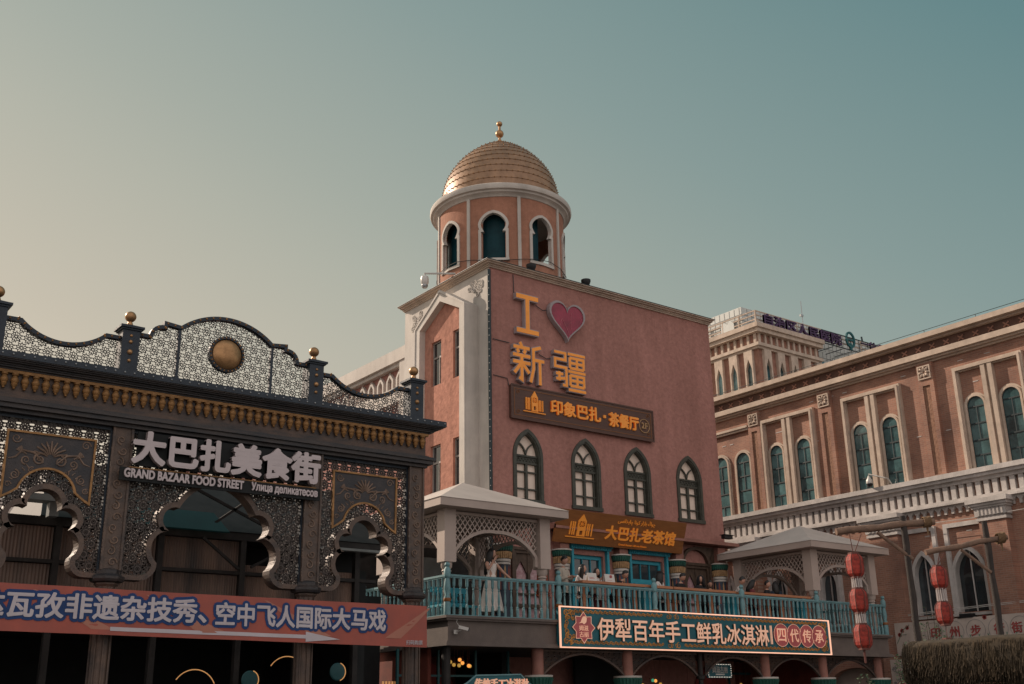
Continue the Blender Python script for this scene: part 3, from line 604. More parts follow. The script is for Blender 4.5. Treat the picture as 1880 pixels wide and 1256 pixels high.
# ================================================================== pink building
PX0, PX1, PY0, PY1, PZT = 19.45, 29.62, 27.0, 32.2, 15.45
bld = thing('pink_building', 'tall pink stucco building with a white pointed bay and signs above the terrace', 'building', (24.5, 29.6, 0))
UW = ((20.28, 21.46), (22.64, 23.88), (24.93, 26.15), (27.40, 28.64))   # upper pointed windows
holes = [[(x0+0.06, 7.92), (x1-0.06, 7.92), (x1-0.06, 9.35)]+list(reversed(pointed(x0+0.06, x1-0.06, 9.35, 10.10)))[1:-1]+[(x0+0.06, 9.35)] for x0, x1 in UW]
DOORS = ((22.62, 23.86), (25.08, 26.50)); LW = ((27.42, 28.78), (20.15, 21.55))
holes += [[(a, 3.95), (b, 3.95), (b, 6.36), (a, 6.36)] for a, b in DOORS]+[[(a, 4.0), (b, 4.0), (b, 6.40), (a, 6.40)] for a, b in LW]
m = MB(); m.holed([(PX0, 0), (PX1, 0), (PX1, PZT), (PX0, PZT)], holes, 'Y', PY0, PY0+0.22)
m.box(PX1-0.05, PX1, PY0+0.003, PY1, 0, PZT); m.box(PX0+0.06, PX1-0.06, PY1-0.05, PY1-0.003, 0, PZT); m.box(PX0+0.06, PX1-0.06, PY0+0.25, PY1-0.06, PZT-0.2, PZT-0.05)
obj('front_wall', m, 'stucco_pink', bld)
# left face: white surround, projecting pointed bay frame, pink infill with windows
m = MB(); m.box(PX0-0.004, PX0+0.05, PY0+0.004, PY1, 0, PZT-0.004); obj('side_wall', m, 'white_paint', bld)
kx = 18.90   # front plane of the bay frame
BY0, BY1, BYM, BZS, BZA = 27.63, 30.64, 29.08, 14.13, 15.12
def bayline(d=0.0): return [(BY1-d, 3.0), (BY1-d, BZS-d*0.3), (BYM, BZA-d*1.25), (BY0+d, BZS+0.12-d*0.3), (BY0+d, 3.0)]
m = MB(); m.strip(bayline(0), bayline(0.30), 'X', kx, PX0); m.strip(bayline(-0.03), bayline(0.05), 'X', kx-0.03, kx-0.001)
obj('bay_frame', m, 'white_paint', bld)
bw_ = [(29.94, 29.34, 13.53, 11.98), (28.62, 28.14, 13.60, 11.97), (29.94, 29.34, 9.95, 8.35), (28.62, 28.14, 9.97, 8.33)]
inf = [(BY1-0.29, 3.0), (BY0+0.29, 3.0), (BY0+0.29, BZS+0.04), (BYM, BZA-0.36), (BY1-0.29, BZS-0.08)]
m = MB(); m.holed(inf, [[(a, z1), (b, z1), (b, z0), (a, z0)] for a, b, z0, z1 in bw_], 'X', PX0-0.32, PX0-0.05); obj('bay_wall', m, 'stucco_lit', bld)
for a, b, z0, z1 in bw_:
    m = MB(); x = PX0-0.21; fr = 0.045; zm = z0-(z0-z1)*0.36
    m.box(x-0.03, x+0.03, b, b+fr, z1, z0); m.box(x-0.03, x+0.03, a-fr, a, z1, z0); m.box(x-0.029, x+0.029, b+fr, a-fr, z0-fr, z0); m.box(x-0.029, x+0.029, b+fr, a-fr, z1, z1+fr); m.box(x-0.028, x+0.028, b+fr, a-fr, zm-0.03, zm+0.03); m.box(x-0.027, x+0.027, (a+b)/2-0.1, (a+b)/2-0.06, z1+fr, zm-0.03)
    o = obj('window', m, 'window_frame_grey', bld)
    p = MB(); p.box(x+0.005, x+0.015, b+0.02, a-0.02, z1+0.02, z0-0.02); obj('pane', p, 'glass_dark', o)
# carved spandrels under the cornice
for (ya, yb, dr) in ((27.30, 28.55, 1), (31.75, 30.55, -1)):
    m = MB()
    tri = [(ya, 15.20), (yb, 15.20), (ya, 14.42 if dr > 0 else 14.2)]
    x = PX0-0.012
    for i in range(16):
        u = random.random(); v = random.random()
        if u+v > 1: u, v = 1-u, 1-v
        c = (ya+(yb-ya)*(0.06+0.85*u), 15.14-0.68*v); scroll(m, c, 0.07+0.05*random.random(), 1.5, 'X', x, 0.028, random.random()*360, random.choice((-1, 1)), n=14)
    obj('carved_spandrel', m, 'white_paint', bld, smooth=True)
m = MB(); m.tube([(PX0-0.03, PY0-0.03, 4.2), (PX0-0.03, PY0-0.03, 15.3)], 0.055, 8)
for i in range(34): m.sphere((PX0-0.08, PY0-0.07, 7.5+i*0.23), 0.018, 6, 1)
obj('corner_pipe', m, ['mullion', 'white_metal'], bld)
# cornice
m = MB()
for z0, z1, d in ((15.395, 15.44, 0.06), (15.44, 15.49, 0.10), (15.49, 15.54, 0.18), (15.54, 15.575, 0.25)): m.box(PX0-d, PX1+d*0.4, PY0-d, PY1+d*0.5, z0, z1)
obj('cornice', m, 'cream_stone', bld)
m = MB(); m.box(PX0-0.27, PX1+0.13, PY0-0.27, PY1+0.15, 15.576, 15.592); obj('coping', m, 'mullion', bld)
# upper pointed windows
for (x0, x1) in UW:
    out = pointed(x0, x1, 9.32, 10.18)
    ol = [(x0, 7.84)]+out+[(x1, 7.84)]
    m = MB(); m.path(ol, 0.11, 'Y', PY0-0.05, PY0+0.05, side=-1); m.path(offset(ol, -0.10), 0.05, 'Y', PY0-0.02, PY0+0.16, side=-1); m.box(x0-0.03, x1+0.03, PY0-0.07, PY0+0.05, 7.80, 7.92)
    il = offset(ol, -0.145); a0, a1 = il[0][0], il[-1][0]; c = (x0+x1)/2; y0, y1 = PY0+0.08, PY0+0.14
    m.box(a0, a1, y0-0.02, y1, 9.05, 9.11); m.box(a0, a1, y0-0.02, y1, 9.28, 9.34); m.box(a0, a1, y0+0.02, y1-0.005, 9.11, 9.28)
    for i in range(14): m.sphere((a0+0.04+i*(a1-a0-0.08)/13, y0+0.01, 9.195+0.03*(-1)**i), 0.03, 6)
    m.box(c-0.045, c+0.045, y0-0.015, y1-0.002, 7.92, 9.05)
    for zz_ in (8.26, 8.80): m.box(a0, a1, y0-0.004, y1-0.004, zz_-0.022, zz_+0.022)
    for s in (-1, 1):
        m.path(arc3((c, 9.34), (c+s*0.13, 9.62), (c+s*0.27, 9.72), 8) if s > 0 else arc3((c, 9.34), (c-0.13, 9.62), (c-0.27, 9.72), 8), 0.04, 'Y', y0-0.004, y1-0.006)
        m.box(c+s*0.30-0.018+s*0.10, c+s*0.30+0.018+s*0.10, y0-0.006, y1-0.003, 7.92, 9.05)
    o = obj('pointed_window', m, 'window_green', bld)
    p = MB(); q = offset(ol, -0.10); p.prism([(v[0], max(v[1], 7.9)) for v in q], 'Y', PY0+0.150, PY0+0.17); obj('pane', p, 'blind', o)
# teal doors on the terrace level
for (a, b) in DOORS:
    m = MB(); y = PY0+0.10
    m.box(a, a+0.10, y, y+0.08, 3.95, 6.36); m.box(b-0.10, b, y, y+0.08, 3.95, 6.36); m.box(a+0.1, b-0.1, y, y+0.08, 6.24, 6.36); m.box(a+0.1, b-0.1, y-0.002, y+0.078, 5.60, 5.74)
    for t in (1/3, 2/3): m.box(a+0.1+(b-a-0.2)*t-0.012, a+0.1+(b-a-0.2)*t+0.012, y+0.01, y+0.06, 5.74, 6.24)
    # outer surround with colonnettes and a little dentil cornice
    for x in (a-0.12, b+0.12): m.box(x-0.045, x+0.045, PY0-0.12, PY0-0.002, 3.95, 6.52)
    m.box(a-0.22, b+0.22, PY0-0.16, PY0-0.002, 6.521, 6.60); m.box(a-0.26, b+0.26, PY0-0.21, PY0-0.002, 6.60, 6.66)
    for i in range(22): m.box(a-0.2+i*(b-a+0.4)/22, a-0.2+i*(b-a+0.4)/22+0.035, PY0-0.185, PY0-0.161, 6.535, 6.595)
    o = obj('doorway', m, 'teal_bright', bld)
    p = MB(); p.box(a+0.05, b-0.05, y+0.06, y+0.075, 5.74, 6.24); obj('transom_pane', p, 'glass_dark', o)
    w_ = (b-a-0.2)/2
    for s, ang in ((0, 58), (1, 22)):
        lm = MB(); hx = a+0.10 if s == 0 else b-0.10; dx, dy = math.cos(R(ang))*(1 if s == 0 else -1), -math.sin(R(ang))
        def bx(u0, u1, z0, z1, t=0.02, mm=0): lm.bar((hx+dx*(u0+u1)/2, y+dy*(u0+u1)/2, z0), (hx+dx*(u0+u1)/2, y+dy*(u0+u1)/2, z1), u1-u0, t*2, mm, up=(-dy, dx, 0))
        bx(0, 0.10, 3.96, 5.58); bx(w_-0.10, w_, 3.96, 5.58); bx(0.1, w_-0.1, 5.46, 5.58); bx(0.1, w_-0.1, 3.96, 4.6); bx(0.1, w_-0.1, 4.6, 5.46, 0.008, 1)
        obj('door_leaf', lm, ['teal_bright', 'glass_dark'], o)
m = MB(); m.box(PX0+0.1, PX1-0.1, PY0+1.2, PY0+1.25, 3.95, 6.9); obj('inner_wall', m, 'dark', bld)
# carved brown windows with patterned glass
for (a, b) in LW:
    m = MB(); c = (a+b)/2; y = PY0+0.02
    for d, t in ((0.0, -0.08), (0.09, -0.03)): m.path([(a+d, 4.0), (a+d, 6.42-d), (b-d, 6.42-d), (b-d, 4.0)], 0.09, 'Y', PY0+t, PY0+0.12, side=-1)
    m.box(c-0.05, c+0.05, y, y+0.1, 4.0, 6.3); m.box(a+0.15, b-0.15, y+0.01, y+0.1, 5.26, 5.42); m.box(a+0.15, b-0.15, y+0.012, y+0.1, 4.62, 4.74); m.box(a+0.15, b-0.15, y+0.013, y+0.1, 5.0, 5.06)
    for s in (0, 1):
        p0 = a+0.17 if s == 0 else c+0.05; p1 = c-0.05 if s == 0 else b-0.17; k = (p0+p1)/2; W = (p1-p0)/2
        arch = [(p0, 5.42)]+arc3((p0, 5.60), (k-W*0.55, 5.80), (k, 6.02), 6)+list(reversed([(2*k-q[0], q[1]) for q in arc3((p0, 5.60), (k-W*0.55, 5.80), (k, 6.02), 6)]))[1:]+[(p1, 5.42)]
        m.holed([(p0-0.02, 5.40), (p1+0.02, 5.40), (p1+0.02, 6.28), (p0-0.02, 6.28)], [arch], 'Y', y+0.02, y+0.06)
        for i in range(5): m.sphere((p0+0.05+i*(p1-p0-0.1)/4, y+0.005, 5.34), 0.025, 6)
    o = obj('carved_window', m, 'door_brown', bld)
    p = MB(); p.box(a+0.1, b-0.1, y+0.08, y+0.09, 4.0, 6.3); obj('patterned_pane', p, 'pattern_glass', o)
# half-round tympanum arch over the right terrace window and its eave
m = MB(); c = 28.0; A = arc(c, 6.40, 0.62, 180, 0, 20, 0.50); m.path(A, 0.10, 'Y', PY0-0.14, PY0-0.002)
m.prism([(c+0.60, 6.45)]+[p for p in reversed(A) if p[0] > c]+[(c, 6.98), (c+0.95, 6.98), (c+0.95, 6.45)], 'Y', PY0-0.10, PY0-0.003)
obj('tympanum_arch', m, 'door_brown', bld)
m = MB(); m.prism([(PY0-0.004, 7.26), (PY0-0.55, 7.14), (PY0-0.55, 7.03), (PY0-0.004, 7.03)], 'X', 21.5, PX1+0.14); obj('eave', m, 'shaft_salmon', bld)
# painted columns of the terrace front
def painted_column(x, y, z0, zt, parent, k=1.0):
    m = MB(); m.box(x-0.18*k, x+0.18*k, y-0.18*k, y+0.18*k, zt, zt+0.55*min(k, 1.2)); o = obj('column_block', m, 'shaft_salmon', parent)
    m = MB(); prof = [(0.24, -0.52), (0.25, -0.50), (0.25, -0.44), (0.235, -0.42), (0.25, -0.30), (0.265, -0.22), (0.285, -0.16), (0.31, -0.03), (0.335, -0.025), (0.335, 0.015), (0.30, 0.02)]
    ms = [1, 1, 2, 3, 3, 2, 0, 0, 4, 5]
    m.lathe([(r*k, zt+z*k) for r, z in prof], (x, y, 0), 24, ms=ms)
    for i in range(24):
        a = 2*PI*i/24; ca, sa = math.cos(a), math.sin(a)
        m.tube([(x+0.252*k*ca, y+0.252*k*sa, zt-0.42*k), (x+0.27*k*ca, y+0.27*k*sa, zt-0.24*k)], 0.024*k, 6, 3); m.tube([(x+0.268*k*ca, y+0.268*k*sa, zt-0.20*k), (x+0.30*k*ca, y+0.30*k*sa, zt-0.06*k)], [0.02*k, 0.032*k], 6, 0)
    obj('capital', m, ['cap_green', 'white_paint', 'dark_wood', 'cap_tan', 'white_paint', 'dark_wood'], o, smooth=True)
    m = MB(); m.lathe([(0.26*k, z0), (0.26*k, z0+0.25), (0.235*k, z0+0.3), (0.225*k, zt-0.525*k)], (x, y, 0), 24)
    for i in range(10):
        a = 2*PI*i/10; q = [(x+(0.232*k)*math.cos(a+t), y+(0.232*k)*math.sin(a+t), zz_) for t, zz_ in ((-0.12, zt-1.35*k), (-0.12, zt-0.75*k), (0, zt-0.60*k), (0.12, zt-0.75*k), (0.12, zt-1.35*k))]; m.add(q, [(0, 1, 2, 3, 4)], 1 if i % 2 else 2)
    m.tube([(x, y, zt-0.60*k), (x, y, zt-0.54*k)], 0.245*k, 24, 3)
    obj('shaft', m, ['shaft_blue', 'cap_tan', 'cap_red', 'white_paint'], o, smooth=True)
for x in (22.03, 24.50, 27.04, 29.10): painted_column(x, PY0-0.12, 3.9, 6.42, bld)
painted_column(19.75, PY0-0.12, 3.9, 6.42, bld)

# ------------------------------------------------------------------ wall signs: I, heart, two characters
def lit_letter(name, loc, draw, label, cat, depth=0.16, mats=('orange_letter', 'letter_case'), group=None):
    m = MB(); draw(m); return obj(name, m, list(mats), label=label, category=cat, group=group, base=loc)
def bars(m, strokes, wd, case=0.035, y=26.82, yb=26.985):
    for i, st in enumerate(strokes):
        m.path(st, wd+2*case, 'Y', y+0.004+0.0004*i, yb, 1); m.path(st, wd, 'Y', y-0.012+0.0004*i, y+0.0035, 0)
def U(x0, x1, z0, z1): return lambda pts: [(x0+(x1-x0)*a/100, z1-(z1-z0)*b/100) for a, b in pts]
def draw_I(m):
    q = U(20.38, 21.32, 13.30, 14.68); bars(m, [q([(2, 7), (98, 7)]), q([(50, 7), (50, 93)]), q([(2, 93), (98, 93)])], 0.15)
lit_letter('wall_letter', (20.85, 26.9, 13.3), draw_I, 'orange raised capital letter I beside the heart, high on the pink wall', 'letter', group='raised orange wall characters')
XIN = [[(24, 0), (30, 10)], [(4, 13), (54, 13)], [(15, 18), (20, 27)], [(41, 18), (36, 27)], [(2, 33), (56, 33)], [(2, 50), (56, 50)], [(29, 33), (29, 92), (20, 88)], [(25, 55), (6, 78)], [(34, 55), (52, 74)], [(90, 4), (66, 12), (66, 60), (56, 95)], [(66, 38), (100, 38)], [(86, 38), (86, 98)]]
def draw_xin(m):
    q = U(20.20, 21.50, 11.62, 12.98); bars(m, [q(s) for s in XIN], 0.108, 0.03)
lit_letter('wall_character', (20.85, 26.9, 11.6), draw_xin, 'orange raised character below the letter I on the pink wall, left of its pair', 'character', group='raised orange wall characters')
JG = [[(2, 4), (36, 4), (36, 22), (4, 22), (4, 42), (38, 42), (38, 88), (26, 88)], [(16, 54), (16, 78)], [(6, 60), (28, 60)], [(6, 74), (34, 70)], [(44, 3), (98, 3)], [(50, 12), (50, 40)], [(50, 13), (93, 13), (93, 40)], [(50, 26), (93, 26)], [(72, 13), (72, 40)], [(50, 40), (93, 40)], [(44, 49), (98, 49)], [(50, 58), (50, 86)], [(50, 59), (93, 59), (93, 86)], [(50, 72), (93, 72)], [(72, 59), (72, 86)], [(50, 86), (93, 86)], [(44, 97), (98, 97)]]
def draw_jiang(m):
    q = U(21.90, 23.28, 11.66, 12.98); bars(m, [q(s) for s in JG], 0.09, 0.028)
lit_letter('wall_character', (22.6, 26.9, 11.66), draw_jiang, 'dense orange raised character below the heart on the pink wall, right of its pair', 'character', group='raised orange wall characters')
hb = []
for i in range(48):
    t = 2*PI*i/48; hb.append((16*math.sin(t)**3, 13*math.cos(t)-5*math.cos(2*t)-2*math.cos(3*t)-math.cos(4*t)))
hz = [(22.55+0.78*x/16, 14.06+0.70*(y+2.5)/14.5) for x, y in hb]; hin = [(22.55+(x-22.55)*0.90, 14.06+(z-14.06)*0.90) for x, z in hz]
hrt = thing('wall_heart', 'dark red heart with a grey rim on the pink wall beside the orange letter', 'heart sign', (22.55, 26.98, 13.3))
m = MB(); m.strip(hz, hin, 'Y', 26.80, 26.98, closed=True); obj('rim', m, 'letter_case', hrt)
m = MB(); m.prism(hin, 'Y', 26.83, 26.85); obj('face', m, 'heart_red', hrt)
m = MB(); m.path(arc3((22.32, 14.15), (22.25, 13.95), (22.62, 13.52), 12), 0.02, 'Y', 26.822, 26.829); m.path(arc3((22.32, 14.15), (22.42, 14.0), (22.64, 13.55), 12), 0.018, 'Y', 26.8215, 26.829)
m.path(arc3((22.75, 14.45), (22.70, 14.1), (22.78, 13.6), 10), 0.012, 'Y', 26.822, 26.829); m.path(arc3((23.1, 14.35), (23.2, 14.2), (23.15, 14.0), 8), 0.014, 'Y', 26.822, 26.829)
obj('painted_glint', m, 'heart_glint', hrt)
# wires between the letters
for p in ([(20.4, 26.97, 15.35), (20.42, 26.97, 14.7)], [(21.3, 26.96, 14.45), (21.6, 26.96, 14.33), (21.85, 26.96, 14.4)], [(19.55, 26.97, 12.95), (20.2, 26.96, 12.93)], [(21.4, 26.96, 12.75), (21.7, 26.96, 12.66), (21.95, 26.96, 12.7)], [(19.55, 26.97, 11.75), (20.1, 26.97, 11.72), (20.15, 26.97, 11.5)]):
    m = MB(); m.tube(p, 0.013, 5); obj('sign_wire', m, 'mullion', bld)
def skyline_logo(m, x0, x1, z0, z1, y, ya, mi=0, tilt=0.0):
    """little city-gate emblem: a pointed hall with window grid between two pairs of posts, on a ground line"""
    W = x1-x0; H = z1-z0; g_ = lambda a, b: (x0+W*a, z0+H*b)
    m.path([g_(-0.14, 0.01), g_(1.12, 0.01)], 0.03, 'Y', y, ya, mi)
    hall_ = [g_(0.32, 0.06), g_(0.32, 0.72), g_(0.50, 1.0), g_(0.68, 0.72), g_(0.68, 0.06)]
    win = [g_(0.37, 0.46), g_(0.63, 0.46), g_(0.63, 0.70), g_(0.37, 0.70)]; win2 = [g_(0.43, 0.12), g_(0.57, 0.12), g_(0.57, 0.30), g_(0.43, 0.30)]
    m.holed(hall_, [win, win2], 'Y', y-0.001, ya, mi)
    for a, b in (((0.37, 0.46), (0.63, 0.70)), ((0.37, 0.70), (0.63, 0.46)), ((0.5, 0.46), (0.5, 0.70)), ((0.37, 0.58), (0.63, 0.58))): m.path([g_(*a), g_(*b)], 0.014, 'Y', y-0.0015, ya, mi)
    for a in (0.02, 0.12, 0.20, 0.76, 0.84, 0.96):
        top = 0.66 if a < 0.5 else 0.62
        m.path([g_(a, 0.10), g_(a, top)], W*0.045, 'Y', y-0.0007, ya, mi)
    for a in (0.02, 0.12, 0.20, 0.76, 0.84): m.path([g_(a-0.04, 0.40), g_(a+0.04, 0.40)], 0.014, 'Y', y-0.0017, ya, mi)
s1 = thing('restaurant_sign', 'long dark brown board with orange emblem, characters and 2F above the pointed windows', 'sign', (23.2, 26.9, 10.4))
m = MB(); m.box(20.17, 26.30, 26.86, 26.995, 10.44, 11.52); m.path([(20.17, 10.44), (26.30, 10.44), (26.30, 11.52), (20.17, 11.52)], 0.05, 'Y', 26.84, 26.858, closed=True); obj('board', m, 'sign_brown', s1)
m = MB(); m.path([(20.28, 10.55), (26.19, 10.55), (26.19, 11.41), (20.28, 11.41)], 0.018, 'Y', 26.850, 26.859, closed=True)
for x in (20.42, 26.05):
    for z in (10.66, 11.30): scroll(m, (x, z), 0.07, 1.6, 'Y', 26.853, 0.010, 0, 1, n=14)
obj('gilt_line', m, 'sign_wood', s1)
m = MB(); skyline_logo(m, 20.72, 21.42, 10.70, 11.40, 26.81, 26.857); text(m, '印象巴扎', 21.72, 23.86, 10.76, 11.26, 'Y', 26.80, 26.857, bold=0.03); m.path([(23.99, 11.0), (24.09, 11.0)], 0.10, 'Y', 26.81, 26.857); text(m, '茶餐厅', 24.22, 25.58, 10.70, 11.20, 'Y', 26.80, 26.857, bold=0.035)
obj('lettering', m, ['orange_letter'], s1)
m = MB(); m.path(arc(25.86, 10.93, 0.235, 0, 360, 30)[:-1], 0.022, 'Y', 26.83, 26.857, closed=True); text(m, '2F', 25.72, 26.01, 10.83, 11.05, 'Y', 26.825, 26.857, bold=0.03); obj('floor_mark', m, 'cap_tan', s1)
# tilted tea house board
s2 = thing('teahouse_sign', 'orange brown board leaning out over the teal doors, with emblem and teahouse lettering', 'sign', (24.3, 26.4, 6.6))
m = MB(); T0, T1 = (26.62, 6.62), (26.28, 7.60)     # (y, z) bottom and top: the board leans forward
m.prism([(T0[0], T0[1]), (T1[0], T1[1]), (T1[0]+0.07, T1[1]+0.02), (T0[0]+0.07, T0[1]+0.02)], 'X', 21.50, 27.05); o = obj('board', m, 'sign_wood', s2)
def lean(p): t = (p[1]-T0[1])/(T1[1]-T0[1]); return (0, T0[0]+(T1[0]-T0[0])*t, 0)
m = MB(); text(m, '大巴扎老茶馆', 23.52, 26.62, 6.83, 7.27, 'Y', -0.03, -0.004, bold=0.035, warp=lean)
AR = '\uFEFB'  # placeholder for shaping table below
F = {'chim': '\uFB7C', 'waw': '\u0648', 'ngu_f': '\uFBD4', 'alef': '\u0627', 'alef_f': '\uFE8E', 'beh_i': '\uFE91', 'zain': '\u0632', 'zain_f': '\uFEB0', 'reh': '\u0631', 'reh_f': '\uFEAE', 'kaf_i': '\uFEDB', 'waw_f': '\uFEEE', 'noon_i': '\uFEE7', 'yeh_i': '\uFEF3', 'khah_i': '\uFEA7', 'seen_i': '\uFEB3', 'aym_f': '\uFEF0', 'noon': '\uFEE5', 'ng': '\uFBD3'}
words = [['chim', 'waw_f', 'ng'], ['beh_i', 'alef_f', 'zain', 'alef', 'reh'], ['kaf_i', 'waw_f', 'noon_i', 'alef_f'], ['chim', 'alef_f', 'yeh_i', 'khah_i', 'alef_f', 'noon_i', 'seen_i', 'aym_f']]
ar = ' '.join(''.join(F[k] for k in w_) for w_ in words)[::-1]
text(m, ar, 23.98, 25.62, 7.33, 7.52, 'Y', -0.02, -0.004, bold=0.012, warp=lean, k=4); text(m, 'Grand Bazaar old tea House', 24.16, 25.40, 6.69, 6.75, 'Y', -0.02, -0.004, bold=0.012, warp=lean, k=4)
obj('lettering', m, 'orange_letter', s2)
m = MB(); 
k0 = len(m.v); skyline_logo(m, 22.05, 22.98, 6.80, 7.50, -0.03, -0.004); m.v = [(v[0], v[1]+lean((v[0], v[2]))[1], v[2]) for v in m.v]; obj('emblem', m, 'orange_letter', s2)
m = MB()
for x in (22.3, 26.3): m.bar((x, 26.4, 7.4), (x, 26.99, 7.5), 0.04)
obj('bracket', m, 'mullion', s2)

# ================================================================== domed tower on the roof
TC = (21.83, 29.55)
tw = thing('dome_tower', 'round orange tower with keyhole windows, white ring cornice and golden dome on the pink roof', 'tower', (TC[0], TC[1], 15.45))
RD = 2.27; ZB, ZR = 15.45, 18.62
view = math.atan2(-TC[1], -TC[0])     # direction from the tower to the viewer's side
def cyl(a, z, r=RD): return (TC[0]+r*math.cos(a), TC[1]+r*math.sin(a), z)
WA = [view-R(6.5)+R(45*k) for k in range(8)]; PA = [a+R(22.5) for a in WA]
ZS, ZN, ZL, ZA = 16.22, 17.22, 17.50, 17.90
def halfw(z):      # keyhole half width in metres
    if z < ZS or z > ZA: return 0
    if z < ZN: return 0.42
    if z < ZL: t = (z-ZN)/(ZL-ZN); return 0.315+0.115*math.sin(t*PI*0.5)
    t = (z-ZL)/(ZA-ZL); return 0.43*max(0, 1-t**2.0)**0.62*(1-0.10*t)
outl = [(-halfw(z), z) for z in [ZS+0.001, ZN-0.001]+[ZN+0.001+(ZL-ZN)*i/6 for i in range(7)]+[ZL+0.001+(ZA-ZL-0.002)*i/10 for i in range(11)]]+[(0, ZA)]
outl = outl+[(-p[0], p[1]) for p in reversed(outl[:-1])]
def ztop(u):
    u = abs(u)
    if u >= 0.42: return None
    lo, hi = ZL, ZA
    if halfw(ZL+0.001) < u: return ZN
    for _ in range(30):
        md = (lo+hi)/2
        if halfw(md) > u: lo = md
        else: hi = md
    return lo
m = MB(); n = 320
for rr, inv in ((RD, 0), (RD-0.10, 1)):
    for i in range(n):
        a0, a1 = 2*PI*i/n, 2*PI*(i+1)/n
        d = []
        for a in (a0, a1):
            best = min(((a-w2+PI) % (2*PI)-PI for w2 in WA), key=abs); d.append(ztop(best*RD))
        if d[0] is None or d[1] is None: m.add([cyl(a0, ZB, rr), cyl(a1, ZB, rr), cyl(a1, ZR, rr), cyl(a0, ZR, rr)], [(0, 1, 2, 3)])
        else: m.add([cyl(a0, ZB, rr), cyl(a1, ZB, rr), cyl(a1, ZS, rr), cyl(a0, ZS, rr), cyl(a0, d[0], rr), cyl(a1, d[1], rr), cyl(a1, ZR, rr), cyl(a0, ZR, rr)], [(0, 1, 2, 3), (4, 5, 6, 7)])
o = obj('drum', m, 'orange_stucco', tw)
for w2 in WA:
    m = MB(); A = offset(outl, 0.095); B = outl; k = len(outl)
    A[0] = (A[0][0], ZS-0.10); A[-1] = (A[-1][0], ZS-0.10); B = list(B); 
    vs = []
    for r0 in (RD+0.05, RD-0.10):
        for S in (A, B): vs += [cyl(w2+p[0]/RD, p[1], r0) for p in S]
    fs = []
    for i in range(k-1): fs += [(i, i+1, k+i+1, k+i), (k+i, k+i+1, 3*k+i+1, 3*k+i), (i, 2*k+i, 2*k+i+1, i+1)]
    m.add(vs, fs); m.add([cyl(w2+t*0.53/RD, z, r0) for r0 in (RD+0.06, RD-0.09) for z in (ZS-0.10, ZS) for t in (-1, 0, 1)], [(0, 1, 4, 3), (1, 2, 5, 4), (3, 4, 10, 9), (4, 5, 11, 10), (0, 6, 7, 1), (1, 7, 8, 2)])
    fr = obj('keyhole_window', m, 'white_paint', tw)
m = MB()
for rr in (RD-0.35,):
    for i in range(64):
        a0, a1 = 2*PI*i/64, 2*PI*(i+1)/64
        dv = ((a0-view+PI) % (2*PI))-PI
        if -1.9 < dv < 0.66: m.add([cyl(a0, ZS-0.2, rr), cyl(a1, ZS-0.2, rr), cyl(a1, ZA+0.2, rr), cyl(a0, ZA+0.2, rr)], [(0, 1, 2, 3)])
obj('inner_glazing', m, 'glass_tower', tw)
for a in PA:
    m = MB(); t = 0.055/RD
    m.add([cyl(a+s*t, z, r) for r in (RD-0.02, RD+0.05) for z in (ZB, ZR) for s in (-1, 1)], [(4, 5, 7, 6), (0, 4, 6, 2), (1, 3, 7, 5)]); obj('pilaster', m, 'white_paint', tw)
m = MB(); m.lathe([(RD-0.1, 18.50), (RD+0.03, 18.52), (RD+0.08, 18.60), (RD+0.18, 18.64), (RD+0.20, 18.70), (RD+0.28, 18.72), (RD+0.31, 18.80), (RD+0.30, 18.90), (RD+0.22, 18.95), (RD+0.02, 19.0), (RD-0.12, 19.06)], (TC[0], TC[1], 0), 96); obj('ring_cornice', m, 'white_paint', tw, smooth=True)
dp = [(2.14*(1-(i/40)**2.4)**(1/1.2), 19.05+2.8*i/40) for i in range(41)]
m = MB(); lev = [19.06, 19.34, 19.62, 19.89, 20.16, 20.42, 20.67, 20.91, 21.13, 21.33, 21.51, 21.66, 21.77]
def dr(z):
    for (r0, z0), (r1, z1) in zip(dp, dp[1:]):
        if z0 <= z <= z1: return r0+(r1-r0)*(z-z0)/(z1-z0)
    return 0
prof = []
for a, b in zip(lev, lev[1:]):
    prof += [(dr(a)+0.016, a+0.004)]+[(dr(a+(b-a)*t)+0.016*(1-t), a+(b-a)*t) for t in (0.33, 0.66)]+[(dr(b)+0.001, b)]
prof += [(0.20, 21.84), (0.0, 21.87)]
m.lathe(prof, (TC[0], TC[1], 0), 72)
dm = obj('dome', m, 'dome_gold', tw, smooth=True)
m = MB()
for a in lev[:-1]:
    r = dr(a)+0.03; k = max(10, int(2*PI*r/0.20))
    for i in range(k):
        q = 2*PI*(i+0.5*(lev.index(a) % 2))/k; m.sphere((TC[0]+r*math.cos(q), TC[1]+r*math.sin(q), a+0.012), 0.021, 6)
obj('lamp_studs', m, 'gold', dm)['kind'] = 'stuff'
m = MB(); m.tube([(TC[0], TC[1], 21.82), (TC[0], TC[1], 22.62)], 0.045, 8); m.sphere((TC[0], TC[1], 22.22), 0.155, 20); m.sphere((TC[0], TC[1], 22.64), 0.11, 16); m.lathe([(0.10, 21.80), (0.10, 21.90), (0.05, 21.98)], (TC[0], TC[1], 0), 12)
obj('finial', m, 'gold', tw, smooth=True)

